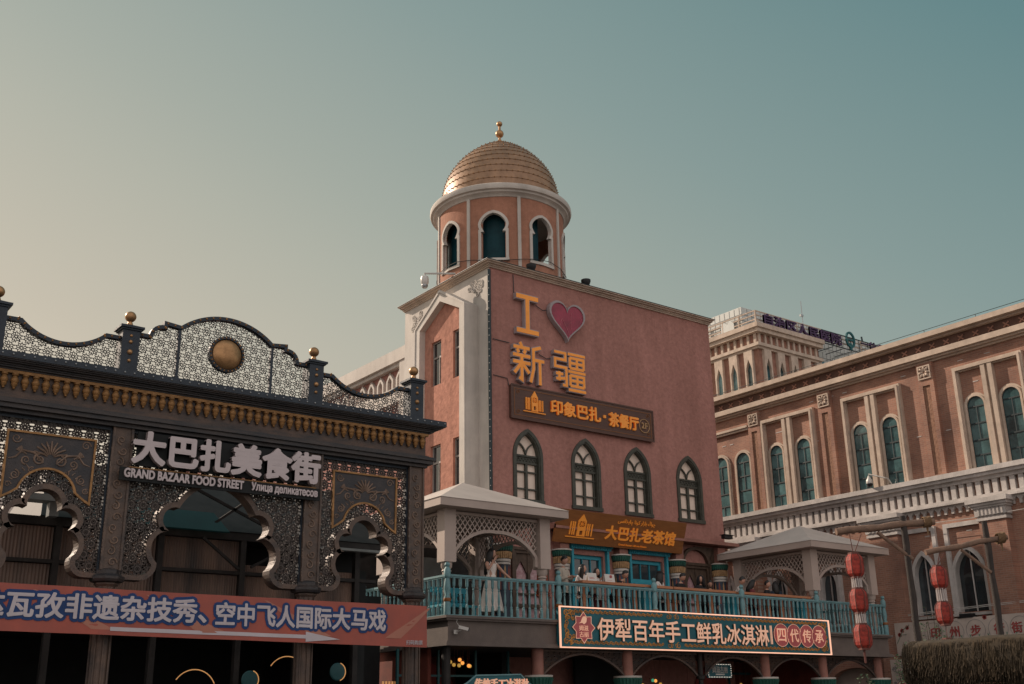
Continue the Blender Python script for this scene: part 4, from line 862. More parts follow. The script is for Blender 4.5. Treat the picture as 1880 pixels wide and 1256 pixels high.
# ================================================================== long pink wing behind
wg = thing('pink_wing', 'low pink wing with white parapet and small pointed niches, behind the gate', 'building', (21.0, 46, 0))
WX, WY0, WY1 = 21.0, 34.3, 62.0
m = MB(); m.box(WX, 33, WY0, WY1, 0, 14.3); obj('wall', m, 'stucco_pink', wg)
m = MB(); m.box(WX-0.35, 33.1, WY0-0.45, WY1, 14.45, 14.95); m.box(WX-0.22, 33.05, WY0-0.3, WY1, 14.30, 14.45); m.box(WX-0.30, WX-0.002, WY0-0.45, WY0+0.35, 10, 14.45); m.box(WX-0.29, 32, WY0-0.449, WY0-0.01, 10, 14.445)
obj('parapet', m, 'white_paint', wg)
m = MB(); m.box(WX-0.18, WX-0.003, WY0+0.36, WY1, 13.05, 13.52); m.box(WX-0.30, WX-0.003, WY0+0.36, WY1, 12.85, 13.05); obj('string_course', m, 'white_paint', wg)
for i in range(12):
    y = WY0+0.62+i*0.72; ol = [(y+0.20, 13.525)]+[(p[0], p[1]) for p in ((y+0.20, 13.90), (y+0.10, 14.02), (y, 14.14), (y-0.10, 14.02), (y-0.20, 13.90))]+[(y-0.20, 13.525)]
    m = MB(); m.path(ol, 0.10, 'X', WX-0.14, WX-0.004, side=1 if False else 0); obj('niche_frame', m, 'white_paint', wg)
    
# roof edge lights and camera
for i, (x, y) in enumerate(((21.15, 26.95), (23.55, 26.95))):
    m = MB(); m.lathe([(0.0, 0.0), (0.10, 0.0), (0.13, 0.05), (0.17, 0.16), (0.17, 0.22), (0.0, 0.22)], (x, y, 15.64), 14, axis='Z'); m.box(x-0.12, x+0.12, y-0.02, y+0.05, 15.593, 15.68)
    obj('floodlight', m, 'black', smooth=True, label=('round black floodlight on the pink roof edge below the middle of the drum', 'round black floodlight on the pink roof edge at the right foot of the drum')[i], category='floodlight', group='floodlights on the roof edge')
def dome_camera(p0, p1, label, group):
    t = thing('security_camera', label, 'camera', p0, group)
    m = MB(); m.tube([p0, p1], 0.035, 8); m.tube([p0, (p0[0], p0[1], p0[2]-0.1)], 0.03, 8); obj('bracket', m, 'white_metal', t)
    m = MB(); m.lathe([(0.05, -0.08), (0.12, -0.12), (0.14, -0.2), (0.14, -0.34), (0.10, -0.42)], p0, 16); obj('housing', m, 'white_metal', t, smooth=True)
    m = MB(); m.lathe([(0.11, -0.42), (0.115, -0.46), (0.08, -0.53), (0.0, -0.56)], p0, 16); obj('lens_dome', m, 'steel', t, smooth=True); return t
dome_camera((18.62, 29.60, 15.86), (19.3, 28.75, 15.72), 'white dome camera on a long arm at the left edge of the pink roof', 'dome cameras on arms')
m = MB()
for a in range(10):
    z = 16.2+0.1*math.sin(a); q = view-1.2+a*0.25; p = cyl(q, z, RD+0.10); p2 = cyl(q+0.25, 16.2+0.1*math.sin(a+1), RD+0.10); m.tube([p, p2], 0.012, 5)
obj('tower_cable', m, 'black', tw)
# ================================================================== terrace (front edge Y = 23)
FZ = 3.90; TX0, TX1 = 15.22, 32.88
ter = thing('terrace', 'long brown terrace slab on columns with dark pierced arches over the shops', 'terrace', (24, 25, 0))
m = MB(); m.box(TX0+0.03, TX1-0.03, 23.03, 29.5, 3.30, FZ-0.06); obj('slab', m, 'concrete_brown', ter)
m = MB()
for z0, z1, d in ((FZ-0.06, FZ, 0.10), (FZ-0.11, FZ-0.06, 0.06), (3.19, 3.26, 0.07), (3.26, 3.30, 0.03)): m.box(TX0-d, TX1+d, 23-d, 29.6, z0, z1)
obj('moulding', m, 'concrete_brown', ter)
m = MB(); m.box(14.9, 19.44, 27.2, 27.3, FZ+0.001, 6.6); obj('rear_screen', m, 'dark_wood', ter)
m = MB(); m.box(16.3, 18.0, 27.1, 27.199, FZ+0.001, 5.9); obj('rear_shutter', m, 'eave_grey', ter)
# ---- ground floor under the slab
def spandrel(xa, xb, za, zs, zt, y):
    A = arc3((xa, zs), ((xa+xb)/2, za), (xb, zs), 18); poly = [(xa, zs)]+A[1:-1]+[(xb, zs), (xb, zt), (xa, zt)]
    mm = MB(); mm.path(A, 0.05, 'Y', y-0.03, y+0.05); mm.path([(xa, zt-0.02), (xb, zt-0.02)], 0.05, 'Y', y-0.028, y+0.045)
    stars(mm, lambda u, v: xa+0.03 <= u <= xb-0.03 and inside((u, v), poly), xa, xb, zs, zt, 0.19, 0.030, 'Y', y, y+0.02)
    return mm
GC = (15.38, 18.20, 21.30, 24.13, 26.9, 29.62, 32.46)
for i, (a, b) in enumerate(zip(GC, GC[1:])):
    if i == 0: continue
    obj('arch_screen', spandrel(a+0.16, b-0.16, 3.08, 2.56, 3.17, 23.28), 'frieze_wood', ter)
for i, x in enumerate(GC):
    m = MB()
    if i in (0,): m.lathe([(0.11, 0), (0.11, 3.18)], (x, 23.3, 0), 12); obj('post', m, 'dark_wood', ter)
    elif i == 3: m.lathe([(0.07, 0), (0.07, 2.45), (0.12, 2.47), (0.12, 2.55), (0.075, 2.58), (0.075, 3.18)], (x, 23.3, 0), 12); obj('post', m, 'dark_wood', ter)
    else:
        m.lathe([(0.155, 2.52), (0.155, 3.185)], (x, 23.3, 0), 20); o = obj('column', m, 'shaft_salmon', ter, smooth=True)
        painted = painted_column(x, 23.3, 0.0, 2.5, ter, 1.12) if False else None
        m = MB(); prof = [(0.26, 0.0), (0.27, 1.75), (0.29, 1.95), (0.33, 2.30), (0.385, 2.48), (0.39, 2.53), (0.30, 2.535)]; m.lathe(prof, (x, 23.3, 0), 24, ms=[0, 2, 3, 1, 4, 4])
        for k in range(24):
            a = 2*PI*k/24; m.tube([(x+0.30*math.cos(a), 23.3+0.30*math.sin(a), 2.0), (x+0.33*math.cos(a), 23.3+0.33*math.sin(a), 2.25)], 0.028, 6, 3); m.tube([(x+0.335*math.cos(a), 23.3+0.335*math.sin(a), 2.30), (x+0.375*math.cos(a), 23.3+0.375*math.sin(a), 2.46)], [0.022, 0.036], 6, 1)
        obj('painted_capital', m, ['shaft_blue', 'cap_green', 'dark_wood', 'cap_tan', 'white_paint'], o, smooth=True)
shop = thing('shop_front', 'dark red arcade shop with teal frames deep under the terrace', 'shop', (24, 26, 0))
m = MB(); m.box(15.3, 30.6, 27.3, 27.4, 0, 3.18); m.box(15.3, 15.4, 24.0, 27.3, 0, 3.18); m.box(30.4, 30.6, 24.0, 27.3, 0, 3.18); obj('back_wall', m, 'wall_red', shop)
m = MB(); m.box(15.3, 33, 23.2, 27.4, 3.185, 3.19); m.box(18.3, 18.5, 25, 27.2, 0, 3.18); m.box(22.2, 24.6, 26.6, 26.7, 0, 3.18); m.box(24.4, 26.0, 27.1, 27.2, 0, 3.18); obj('dark_partition', m, 'dark', shop)
m = MB()
for x in (14.7, 15.9, 17.05, 18.1): m.box(x-0.03, x+0.03, 24.42, 24.48, 0, 3.18)
m.box(14.7, 18.1, 24.425, 24.475, 2.52, 2.57); obj('teal_frame', m, 'awning_teal', shop)
m = MB(); m.box(17.9, 19.0, 26.9, 26.95, 2.32, 2.38); m.box(18.3, 18.36, 26.899, 26.96, 0, 2.33); obj('teal_frame', m, 'awning_teal', shop)
m = MB(); m.box(29.2, 30.3, 26.9, 26.95, 2.75, 2.82); m.box(29.2, 29.26, 26.89, 26.94, 0, 2.76); obj('teal_frame', m, 'awning_teal', shop)
for (a, b, z, c) in ((16.0, 18.1, 3.0, 'wall_red'), (19.0, 20.3, 2.9, 'dark'), (27.6, 29.2, 3.0, 'wall_red')):
    m = MB(); m.prism([(a, 0)]+arc3((a, z-0.75), ((a+b)/2, z), (b, z-0.75), 12)+[(b, 0)], 'Y', 26.95, 27.0); obj('arched_panel', m, 'mural_red' if c == 'wall_red' else 'dark', shop)
random.seed(11)
def lamp_cluster(xs, y, z, label, n=6, amber=False):
    t = thing('lamp_cluster', label, 'hanging lamps', (xs[0], y, z), 'clusters of coloured glass lamps')
    for i in range(n):
        x = xs[0]+(xs[1]-xs[0])*(i+0.5)/n+random.uniform(-0.04, 0.04); zz_ = z+random.uniform(-0.09, 0.09); mt = random.choice(('bulb_amber', 'bulb_yellow') if amber else ('bulb_amber', 'bulb_amber', 'bulb_yellow', 'bulb_amber', 'bulb_yellow', 'bulb_green'))
        m = MB(); m.sphere((x, y+random.uniform(-0.1, 0.1), zz_), 0.048, 12); m.lathe([(0.03, 0.04), (0.04, 0.05), (0.012, 0.085)], (x, y, zz_), 8, m=1); m.tube([(x, y, zz_+0.08), (x, y, 3.17)], 0.006, 4, 1)
        obj('glass_lamp', m, [mt, 'lantern_dark'], t, smooth=True)
lamp_cluster((16.05, 16.75), 24.2, 2.86, 'row of amber glass lamps under the left end of the terrace', 7, amber=True)
lamp_cluster((21.75, 23.3), 24.0, 2.36, 'amber and green glass lamps under the second pierced arch', 8)
lamp_cluster((18.9, 19.5), 24.6, 2.30, 'small lamps in the first pierced arch beside the red wall', 4)
lamp_cluster((26.9, 28.6), 25.0, 2.28, 'glass lamps to the right of the little hanging sign', 6)
lamp_cluster((24.6, 26.1), 24.4, 2.10, 'glass lamps just below the little hanging sign', 6)
m = MB()
for i in range(5): m.box(14.55+i*0.09, 14.55+i*0.09+0.045, 24.9, 24.92, 2.22, 2.42)
obj('lit_letters', m, 'neon_arc', label='small lit orange lettering behind the last gate post', category='light sign')
# scalloped sign at the bottom edge
ics = thing('icecream_sign', 'teal scalloped sign at the bottom edge with lit cream characters', 'sign', (16.4, 22.9, 1.9))
A = arc(16.62, 2.20, 0.92, 180, 0, 24, 0.34); A = [(15.50, 1.80), (15.52, 2.10)]+arc(15.72, 2.12, 0.20, 180, 100, 5)+[(15.95, 2.50), (17.30, 2.53)]+arc(17.52, 2.12, 0.20, 80, 0, 5)+[(17.74, 1.80)]
m = MB(); m.prism(A, 'Y', 22.86, 22.93); o = obj('board', m, 'teal_sign', ics); m = MB(); m.path(A[1:-1], 0.03, 'Y', 22.84, 22.858); obj('rim', m, 'teal_paint', o)
m = MB(); text(m, '传统手工冰淇淋', 15.90, 17.54, 2.17, 2.43, 'Y', 22.82, 22.855, bold=0.03); obj('lettering', m, 'letter_lit', ics)
# little hanging sign
hs_ = thing('hanging_sign', 'small dark teal sign with dotted lights hanging in the fourth pierced arch', 'sign', (25.4, 23.7, 2.5))
m = MB(); m.box(24.95, 25.98, 23.80, 23.86, 2.52, 2.93); m.path([(25.02, 2.56), (25.91, 2.56), (25.91, 2.89), (25.02, 2.89)], 0.012, 'Y', 23.795, 23.80, closed=True); m.tube([(25.1, 23.83, 2.93), (25.1, 23.83, 3.18)], 0.01, 5); m.tube([(25.8, 23.83, 2.93), (25.8, 23.83, 3.18)], 0.01, 5); obj('board', m, 'teal_sign', hs_)
m = MB(); text(m, '姆滋古丽', 25.14, 25.79, 2.66, 2.85, 'Y', 23.78, 23.794, bold=0.0); m.box(25.28, 25.65, 23.785, 23.794, 2.60, 2.64); obj('lettering', m, 'board_white', hs_)
m = MB()
for i in range(14):
    for z in (2.545, 2.905): m.sphere((25.0+i*0.071, 23.79, z), 0.011, 6)
for i in range(5):
    for x in (24.98, 25.95): m.sphere((x, 23.79, 2.6+i*0.065), 0.011, 6)
obj('dot_lights', m, 'bulb_white', hs_)['kind'] = 'stuff'
m = MB(); m.lathe([(0.0, 0.22), (0.10, 0.2), (0.42, 0.0)], (28.3, 23.3, 1.98), 8) if False else None
# shop sign on the terrace edge
SY = 22.80
ss = thing('icecream_shop_sign', 'long teal shop sign with glowing rim, red star badge and lit characters', 'sign', (24, SY, 3.2))
m = MB(); m.path([(18.57, 3.21), (29.49, 3.21), (29.49, 4.235), (18.57, 4.235)], 0.030, 'Y', SY-0.03, SY+0.02, closed=True); obj('neon_rim', m, 'neon_warm', ss)
m = MB()
def garland(x0, x1, z):
    n = int((x1-x0)/0.085)
    for i in range(n):
        x = x0+(x1-x0)*i/n; scroll(m, (x+0.04, z+0.012*(-1)**i), 0.046, 1.1, 'Y', SY-0.006, 0.015, 200 if i % 2 else 20, (-1)**i, n=8)
for z in (4.115, 3.335):
    for a, b in ((19.05, 22.25), (23.05, 26.1), (26.1, 28.95)): garland(a, b, z)
    for s in (-1, 1): scroll(m, (22.65+s*0.18, z), 0.09, 1.3, 'Y', SY-0.006, 0.012, 90, s, n=14); scroll(m, (22.65+s*0.07, z), 0.06, 1.2, 'Y', SY-0.006, 0.012, -90, s, n=12)
for x, s in ((18.86, 1), (29.2, -1)):
    for z, t in ((3.98, 1), (3.47, -1)):
        for dx, dz, r in ((0, 0, 0.10), (0.12, 0.10, 0.08), (-0.08, -0.14, 0.08), (0.15, -0.03, 0.06), (-0.09, 0.10, 0.08), (-0.06, -0.03, 0.07), (0.05, 0.13, 0.06), (-0.1, -0.24, 0.05)): scroll(m, (x+s*dx, z+t*dz), r, 1.4, 'Y', SY-0.006, 0.018, random.random()*360, s, n=14)
m.m = [1]*len(m.m); m.box(18.60, 29.46, SY, 22.985, 3.24, 4.20, 0); obj('board', m, ['teal_sign', 'pattern_orange'], ss)
m = MB(); q = []
for i in range(16):
    a = PI/2+2*PI*i/16; r = 0.40 if i % 2 == 0 else 0.295; q.append((19.345+r*0.95*math.cos(a), 3.72+r*math.sin(a)))
m.prism(q, 'Y', SY-0.03, SY-0.002); o = obj('star_badge', m, 'sign_red', ss)
m = MB(); m.path(q, 0.014, 'Y', SY-0.038, SY-0.0305, closed=True); text(m, '姆滋', 19.19, 19.50, 3.635, 3.775, 'Y', SY-0.04, SY-0.0305, bold=0.0); text(m, '古丽', 19.19, 19.50, 3.475, 3.615, 'Y', SY-0.04, SY-0.0305, bold=0.0)
m.prism([(19.17, 3.82), (19.30, 3.84), (19.36, 3.80), (19.44, 3.86), (19.46, 3.96), (19.41, 4.01), (19.33, 4.0), (19.28, 3.93), (19.25, 3.86)], 'Y', SY-0.036, SY-0.0305)
obj('badge_lettering', m, 'letter_lit', o)
m = MB(); text(m, '伊犁百年手工鲜乳冰淇淋', 19.80, 26.58, 3.40, 4.0, 'Y', SY-0.05, SY-0.002, bold=0.018, ms=1); obj('lettering', m, ['letter_lit', 'sign_wood'], ss); m = MB(); m.box(26.69, 26.725, SY-0.06, SY-0.002, 3.46, 4.0); obj('divider', m, 'letter_lit', ss)
m = MB()
for i in range(4): m.prism(arc(27.17+i*0.59, 3.735, 0.33, 0, 360, 28)[:-1], 'Y', SY-0.03-0.0015*i, SY-0.002)
o = obj('badge_discs', m, 'sign_red', ss)
m = MB()
for i, ch in enumerate('四代传承'): m.path(arc(27.17+i*0.59, 3.735, 0.335, 20, 340, 24), 0.012, 'Y', SY-0.042, SY-0.036); text(m, ch, 27.17+i*0.59-0.20, 27.17+i*0.59+0.20, 3.54, 3.93, 'Y', SY-0.046, SY-0.036, bold=0.012)
obj('badge_lettering', m, 'letter_lit', o)
# ---- balustrade
RAILZ = 4.86
def baluster_mb(x, y):
    m = MB(); z = FZ; pr_ = [(0.038, 0.02), (0.038, 0.22), (0.028, 0.235), (0.038, 0.25), (0.018, 0.29), (0.033, 0.40), (0.026, 0.52), (0.016, 0.62), (0.030, 0.65), (0.018, 0.675), (0.034, 0.71), (0.038, 0.72), (0.038, 0.93)]
    m.lathe([(r, z+h) for r, h in pr_], (x, y, 0), 8); return m
def newel(x, y, parent, knob=True):
    m = MB(); z = FZ; m.lathe([(0.085, z), (0.085, z+0.30), (0.07, z+0.33), (0.085, z+0.36), (0.09, z+0.40), (0.055, z+0.48), (0.085, z+0.62), (0.075, z+0.78), (0.055, z+0.88), (0.08, z+0.91), (0.085, z+0.94), (0.085, z+1.10), (0.06, z+1.13), (0.045, z+1.16), (0.07, z+1.21), (0.055, z+1.26), (0.0, z+1.29)], (x, y, 0), 12)
    m.lathe([(0.088, z+0.33), (0.098, z+0.37), (0.088, z+0.41)], (x, y, 0), 12, m=1)
    obj('newel_post', m, ['teal_paint', 'sign_wood'], parent, smooth=True)
NX = (15.21, 18.72, 22.19, 25.80, 29.30, 32.77)
segn = ('at the left end in front of the woman in white', 'between the left pavilion and the two menu boards', 'over the middle of the shop sign', 'over the right part of the shop sign', 'under the right pavilion')
def balustrade(p0, p1, label, n=17, new=True):
    b = thing('balustrade', label, 'balustrade', (p0[0], p0[1], FZ), 'turned teal balustrades of the terrace')
    m = MB(); m.bar((p0[0], p0[1], RAILZ), (p1[0], p1[1], RAILZ), 0.09, 0.05); m.bar((p0[0], p0[1], RAILZ-0.04), (p1[0], p1[1], RAILZ-0.04), 0.055, 0.035); m.bar((p0[0], p0[1], FZ+0.012), (p1[0], p1[1], FZ+0.012), 0.09, 0.024); obj('handrail', m, 'teal_paint', b)
    pr0 = None
    for i in range(n):
        t = (i+1)/(n+1); x, y = p0[0]+(p1[0]-p0[0])*t, p0[1]+(p1[1]-p0[1])*t
        if pr0 is None: pr0 = obj('baluster', baluster_mb(x, y), 'teal_paint', b); q0 = (x, y)
        else:
            c = pr0.copy(); col.objects.link(c); c.parent = b; c.location = (x-q0[0], y-q0[1], 0)
    if new: newel(p0[0], p0[1], b)
    return b
bs = None
for i in range(5): bs = balustrade((NX[i], 23.0), (NX[i+1], 23.0), 'turned teal balustrade '+segn[i])
newel(NX[5], 23.0, bs)
balustrade((TX0, 27.2), (TX0, 23.0), 'turned teal balustrade on the side beside the gate', 19)
balustrade((NX[5], 26.6), (NX[5], 23.0), 'teal balustrade running back from the street at the far right end', 16)
# ---- pavilions
def pavilion(x0, label):
    k = thing('pavilion', label, 'pavilion', (x0+1.68, 24.68, FZ), 'cream lattice pavilions on the terrace')
    x1 = x0+3.36; y0, y1 = 23.02, 26.36; cs = 0.34
    for x in (x0, x1-cs):
        for y in (y0, y1-cs):
            m = MB(); m.box(x, x+cs, y, y+cs, 5.20, 6.52); o = obj('column', m, 'kiosk_paint', k)
            m = MB(); m.lathe([(0.10, FZ), (0.10, 4.95), (0.13, 4.98), (0.10, 5.02), (0.14, 5.08), (0.15, 5.20)], (x+cs/2, y+cs/2, 0), 16); obj('round_post', m, 'kiosk_paint', o, smooth=True)
    def panel(a, b, ax, at):
        zt, zs, ctr = 6.48, 5.24, (a+b)/2
        A = arc3((a, 5.42), (a+(b-a)*0.10, 5.72), (ctr, 6.06), 16)+list(reversed([(2*ctr-p[0], p[1]) for p in arc3((a, 5.42), (a+(b-a)*0.10, 5.72), (ctr, 6.06), 16)]))[1:]
        A = [(a+0.045, 5.24)]+[(max(a+0.045, min(b-0.045, p[0])), p[1]) for p in A]+[(b-0.045, 5.24)]
        poly = A+[(b, 5.24), (b, zt), (a, zt), (a, 5.24)]
        m = MB(); m.path(A, 0.085, ax, at-0.03, at+0.07); m.path([(a, zt-0.03), (b, zt-0.03)], 0.07, ax, at-0.028, at+0.068)
        o = obj('arch_frame', m, 'kiosk_paint', k)
        m = MB(); above = A+[(b, zt), (a, zt)]
        diamond(m, lambda u, v: inside((u, v), above), a, b, 5.25, zt, 0.15, 0.195, 0.027, ax, at, at+0.012, step=0.025)
        obj('lattice', m, 'kiosk_paint', o)
    panel(x0+cs, x1-cs, 'Y', y0+0.14); panel(x0+cs, x1-cs, 'Y', y1-0.20); panel(y0+cs, y1-cs, 'X', x0+0.14); panel(y0+cs, y1-cs, 'X', x1-0.20)
    m = MB(); a, b, c, d = x0-0.36, x1+0.36, y0-0.36, y1+0.36; m.box(a, b, c, d, 6.521, 6.72); cx_, cy_ = (a+b)/2, (c+d)/2
    obj('eave', m, 'kiosk_paint', k)
    m = MB(); z = 6.722; m.add([(a-0.02, c-0.02, z), (b+0.02, c-0.02, z), (b+0.02, d+0.02, z), (a-0.02, d+0.02, z), (cx_, cy_, 7.62)], [(0, 1, 4), (1, 2, 4), (2, 3, 4), (3, 0, 4), (3, 2, 1, 0)]); obj('roof', m, 'kiosk_roof', k)
pavilion(15.14, 'cream lattice pavilion at the left end of the terrace, woman in white beneath')
pavilion(29.24, 'grey lattice pavilion at the right end of the terrace, beside red lanterns')
# ---- terrace furniture
for i, (xa, xb) in enumerate(((19.66, 23.05), (23.10, 25.72), (25.90, 29.20))):
    t = thing('bar_table', ('long orange bar table behind the railing with the two menu boards on it', 'orange bar table in the middle behind the railing, before the person in a cap', 'orange bar table at the right, reaching under the grey pavilion')[i], 'bar table', ((xa+xb)/2, 23.35, FZ), 'orange bar tables behind the railing')
    m = MB(); m.box(xa, xb, 23.12, 23.62, 4.93, 5.0); obj('tabletop', m, 'table_orange', t)
    m = MB(); xe_ = (22.05, 25.62, 28.86)[i]; m.box(xe_-0.09, xe_+0.09, 23.14, 23.5, FZ, 4.929); obj('end_panel', m, 'teal_bright', t)
    for x in (xa+0.12, (xa+xb)/2-0.3, (xa+xb)/2+0.3, xb-0.12):
        m = MB(); m.box(x-0.05, x+0.05, 23.2, 23.3, FZ, 4.928); obj('leg', m, 'table_orange', t)
for i, (xa, xb) in enumerate(((20.08, 20.40), (20.70, 21.06))):
    m = MB(); m.prism([(23.36, 5.002), (23.40, 5.25), (23.415, 5.25), (23.38, 5.002)], 'X', xa, xb); m.prism([(23.47, 5.002), (23.405, 5.25), (23.417, 5.25), (23.485, 5.002)], 'X', xa, xb, 0)
    t = obj('menu_board', m, 'board_white', label=('white folding menu board in front of the long haired woman', 'white folding menu board with an orange flower print, the right one')[i], category='menu board', group='folding menu boards')
    m = MB(); dz = 0.0
    if i == 1:
        for k in range(5): q = (xa+0.22+0.03*math.cos(k*1.26), 5.18+0.03*math.sin(k*1.26)); m.add([(q[0]+0.025*math.cos(a), 23.383, q[1]+0.025*math.sin(a)) for a in [j*PI/4 for j in range(8)]], [tuple(range(8))])
        m.box(xa+0.08, xa+0.26, 23.372, 23.376, 5.07, 5.085)
    else: m.box(xa+0.05, xa+0.2, 23.375, 23.38, 5.12, 5.13); m.box(xa+0.05, xa+0.24, 23.373, 23.378, 5.09, 5.10)
    obj('print', m, 'sign_red', t)
bn = thing('terrace_bench', 'bright teal bench with cut-out back beneath the left pavilion', 'bench', (16.25, 24.6, FZ))
m = MB(); 
for z0, z1 in ((4.62, 4.76), (4.24, 4.38)): m.box(15.72, 16.85, 24.56, 24.60, z0, z1)
for i in range(9): m.lathe([(0.03, 4.38), (0.045, 4.42), (0.02, 4.5), (0.045, 4.58), (0.03, 4.62)], (15.82+i*0.12, 24.58, 0), 8)
obj('backrest', m, 'teal_bright', bn); m = MB(); m.box(15.72, 16.85, 24.05, 24.56, 4.22, 4.28); obj('seat', m, 'teal_bright', bn)
for x in (15.78, 16.79):
    for y in (24.10, 24.52): m = MB(); m.box(x-0.03, x+0.03, y-0.03, y+0.03, FZ, 4.22); obj('leg', m, 'teal_bright', bn)
# bullet camera on the slab edge
bc = thing('bullet_camera', 'white bullet camera fixed on the brown terrace edge', 'camera', (15.45, 22.99, 3.5))
m = MB(); m.box(15.38, 15.48, 22.95, 22.995, 3.46, 3.56); m.tube([(15.43, 22.96, 3.51), (15.50, 22.84, 3.54), (15.52, 22.83, 3.58)], 0.018, 6); m.tube([(15.48, 22.86, 3.62), (15.43, 22.92, 3.74), (15.50, 22.97, 3.86)], 0.007, 5); obj('bracket', m, 'white_metal', bc)
m = MB(); m.bar((15.44, 22.84, 3.62), (15.64, 22.72, 3.56), 0.085, 0.075); m.bar((15.62, 22.735, 3.565), (15.66, 22.71, 3.553), 0.088, 0.078, 1); obj('housing', m, ['white_metal', 'black'], bc)
m = MB(); m.box(29.05, 29.45, 26.45, 26.62, 7.28, 7.40); m.box(29.0, 29.5, 26.42, 26.65, 7.40, 7.42)
obj('floodlight', m, 'black', label='square black floodlight on the small eave above the right painted column', category='floodlight')

# ================================================================== people
def person(label, loc, rz=0.0, h=1.66, pose='stand', arms=None, top='cloth_black', bottom='cloth_navy', hair='short', lean_=0.0, head_t=0.0, head_yaw=0.0, dress=False, sleeves=True, cap=None, collar=None, scale=1.0, seat=None):
    """one continuous skinned body; clothes and hair are children. Local frame: faces -Y."""
    s = h/1.70
    t = thing('person', label, 'person', loc)
    t.rotation_euler = (0, 0, rz)
    J = {}
    hip = 0.92 if pose == 'stand' else (seat or 0.62)
    ln = math.sin(lean_); lc = math.cos(lean_)
    def up(d, fx=0.0): return (0.0, -ln*d, hip+lc*d)
    V = []; E = []; Rr = []
    def av(p, r, par=None):
        V.append(Vector(p)*s); Rr.append(r*s)
        if par is not None: E.append((par, len(V)-1))
        return len(V)-1
    pel = av(up(0.0), 0.135); sp = av(up(0.18), 0.118, pel); ch = av(up(0.38), 0.135, sp); nk0 = av(up(0.52), 0.075, ch); nk = av(up(0.58), 0.052, nk0)
    nkp = V[nk]/s
    hd0 = Vector((0, -0.02-0.10*math.sin(head_t)-0.01, 0.06)); 
    A = arms or {}
    hands = []
    for sd in (-1, 1):
        sh = up(0.47); sh = Vector((sd*0.165, sh[1], sh[2])); a1 = av(sh, 0.058, ch)
        el, wr = A.get(sd, (Vector((sd*0.05, 0.0, -0.28)), Vector((sd*0.02, -0.06, -0.25))))
        e_ = sh+Vector(el); w_ = e_+Vector(wr); a2 = av((sh+e_)/2, 0.047, a1); a3 = av(e_, 0.040, a2); a4 = av((e_+w_)/2, 0.036, a3); a5 = av(w_, 0.026, a4)
        d = Vector(wr).normalized(); pm = av(w_+d*0.055, 0.034, a5)
        sdv = d.cross(Vector((0, 1, 0.3))); sdv = sdv.normalized() if sdv.length > 0.05 else Vector((1, 0, 0))
        for k, (o_, l_) in enumerate(((-0.026, 0.062), (-0.009, 0.072), (0.009, 0.068), (0.025, 0.054))):
            b0 = w_+d*0.09+sdv*o_; f0 = av(b0, 0.011, pm); cv = d.cross(sdv).normalized(); f1 = av(b0+d*l_*0.55+cv*0.012, 0.009, f0); av(b0+d*l_*0.9+cv*0.035, 0.007, f1)
        tb = av(w_+d*0.035-sdv*0.036, 0.012, pm); av(w_+d*0.075-sdv*0.056, 0.009, tb)
        hands.append(w_)
    for sd in (-1, 1):
        hp = Vector((sd*0.085, 0, hip-0.06)); l0 = av(hp, 0.088, pel)
        if pose == 'stand': kn = Vector((sd*0.095, -0.02, 0.48)); an = Vector((sd*0.10, 0.02, 0.08))
        else: kn = Vector((sd*0.11, -0.42, hip-0.04)); an = Vector((sd*0.11, -0.40, hip-0.46))
        l1 = av((hp+kn)/2, 0.072, l0); l2 = av(kn, 0.053, l1); l3 = av((kn+an)/2+Vector((0, 0.015, 0.03)), 0.05, l2); l4 = av(an, 0.034, l3); l5 = av(an+Vector((0, -0.10, -0.055)), 0.034, l4); av(an+Vector((0, -0.16, -0.062)), 0.026, l5)
    def skin(nm, V, E, Rr, mt, parent, sub=1, extra=None):
        me = bpy.data.meshes.new(nm); me.from_pydata([tuple(v) for v in V], E, []); o = bpy.data.objects.new(nm, me); col.objects.link(o)
        sm = o.modifiers.new('skin', 'SKIN'); sm.branch_smoothing = 0.3; me.skin_vertices[0].data
        for i, r in enumerate(Rr): me.skin_vertices[0].data[i].radius = (r, r)
        me.skin_vertices[0].data[0].use_root = True
        sb = o.modifiers.new('sub', 'SUBSURF'); sb.levels = sub; sb.render_levels = sub
        dg = bpy.context.evaluated_depsgraph_get(); dg.update(); m2 = bpy.data.meshes.new_from_object(o.evaluated_get(dg)); bpy.data.objects.remove(o); bpy.data.meshes.remove(me)
        if extra:
            bm = bmesh.new(); bm.from_mesh(m2); base = len(bm.verts)
            vv = [bm.verts.new(v) for v in extra.v]; bm.verts.ensure_lookup_table(); fm = []
            for f, mi in zip(extra.f, extra.m):
                try: fc = bm.faces.new([vv[i] for i in f]); fc.material_index = mi
                except ValueError: pass
            bm.to_mesh(m2); bm.free()
        for q in m2.polygons: q.use_smooth = True
        m2.materials.clear()
        for q in (mt if isinstance(mt, list) else [mt]): m2.materials.append(M_[q])
        oo = bpy.data.objects.new(nm, m2); col.objects.link(oo); oo.parent = parent; m2.name = nm; return oo
    # head with face
    hm = MB(); n = 20; hc = Vector((0, 0, 0))
    for j in range(15):
        pass
    hm.sphere((0, 0, 0), 1.0, 24); vs = []
    for x, y, z in hm.v:
        X, Y, Z = x*0.076, y*0.095, z*0.118
        if z < 0: k = 1-0.30*z*z; X *= k; Y = Y*(1-0.16*z*z)-(0.010 if y < 0 else -0.018)*(-z)
        if y < -0.75 and abs(x) < 0.22 and -0.35 < z < 0.12: Y -= 0.020*(1-abs(x)/0.22)*(0.35-z if z > -0.15 else 0.6)
        if y < -0.5 and 0.05 < z < 0.25 and 0.2 < abs(x) < 0.6: Y += 0.006
        vs.append((X, Y, Z))
    hm.v = vs
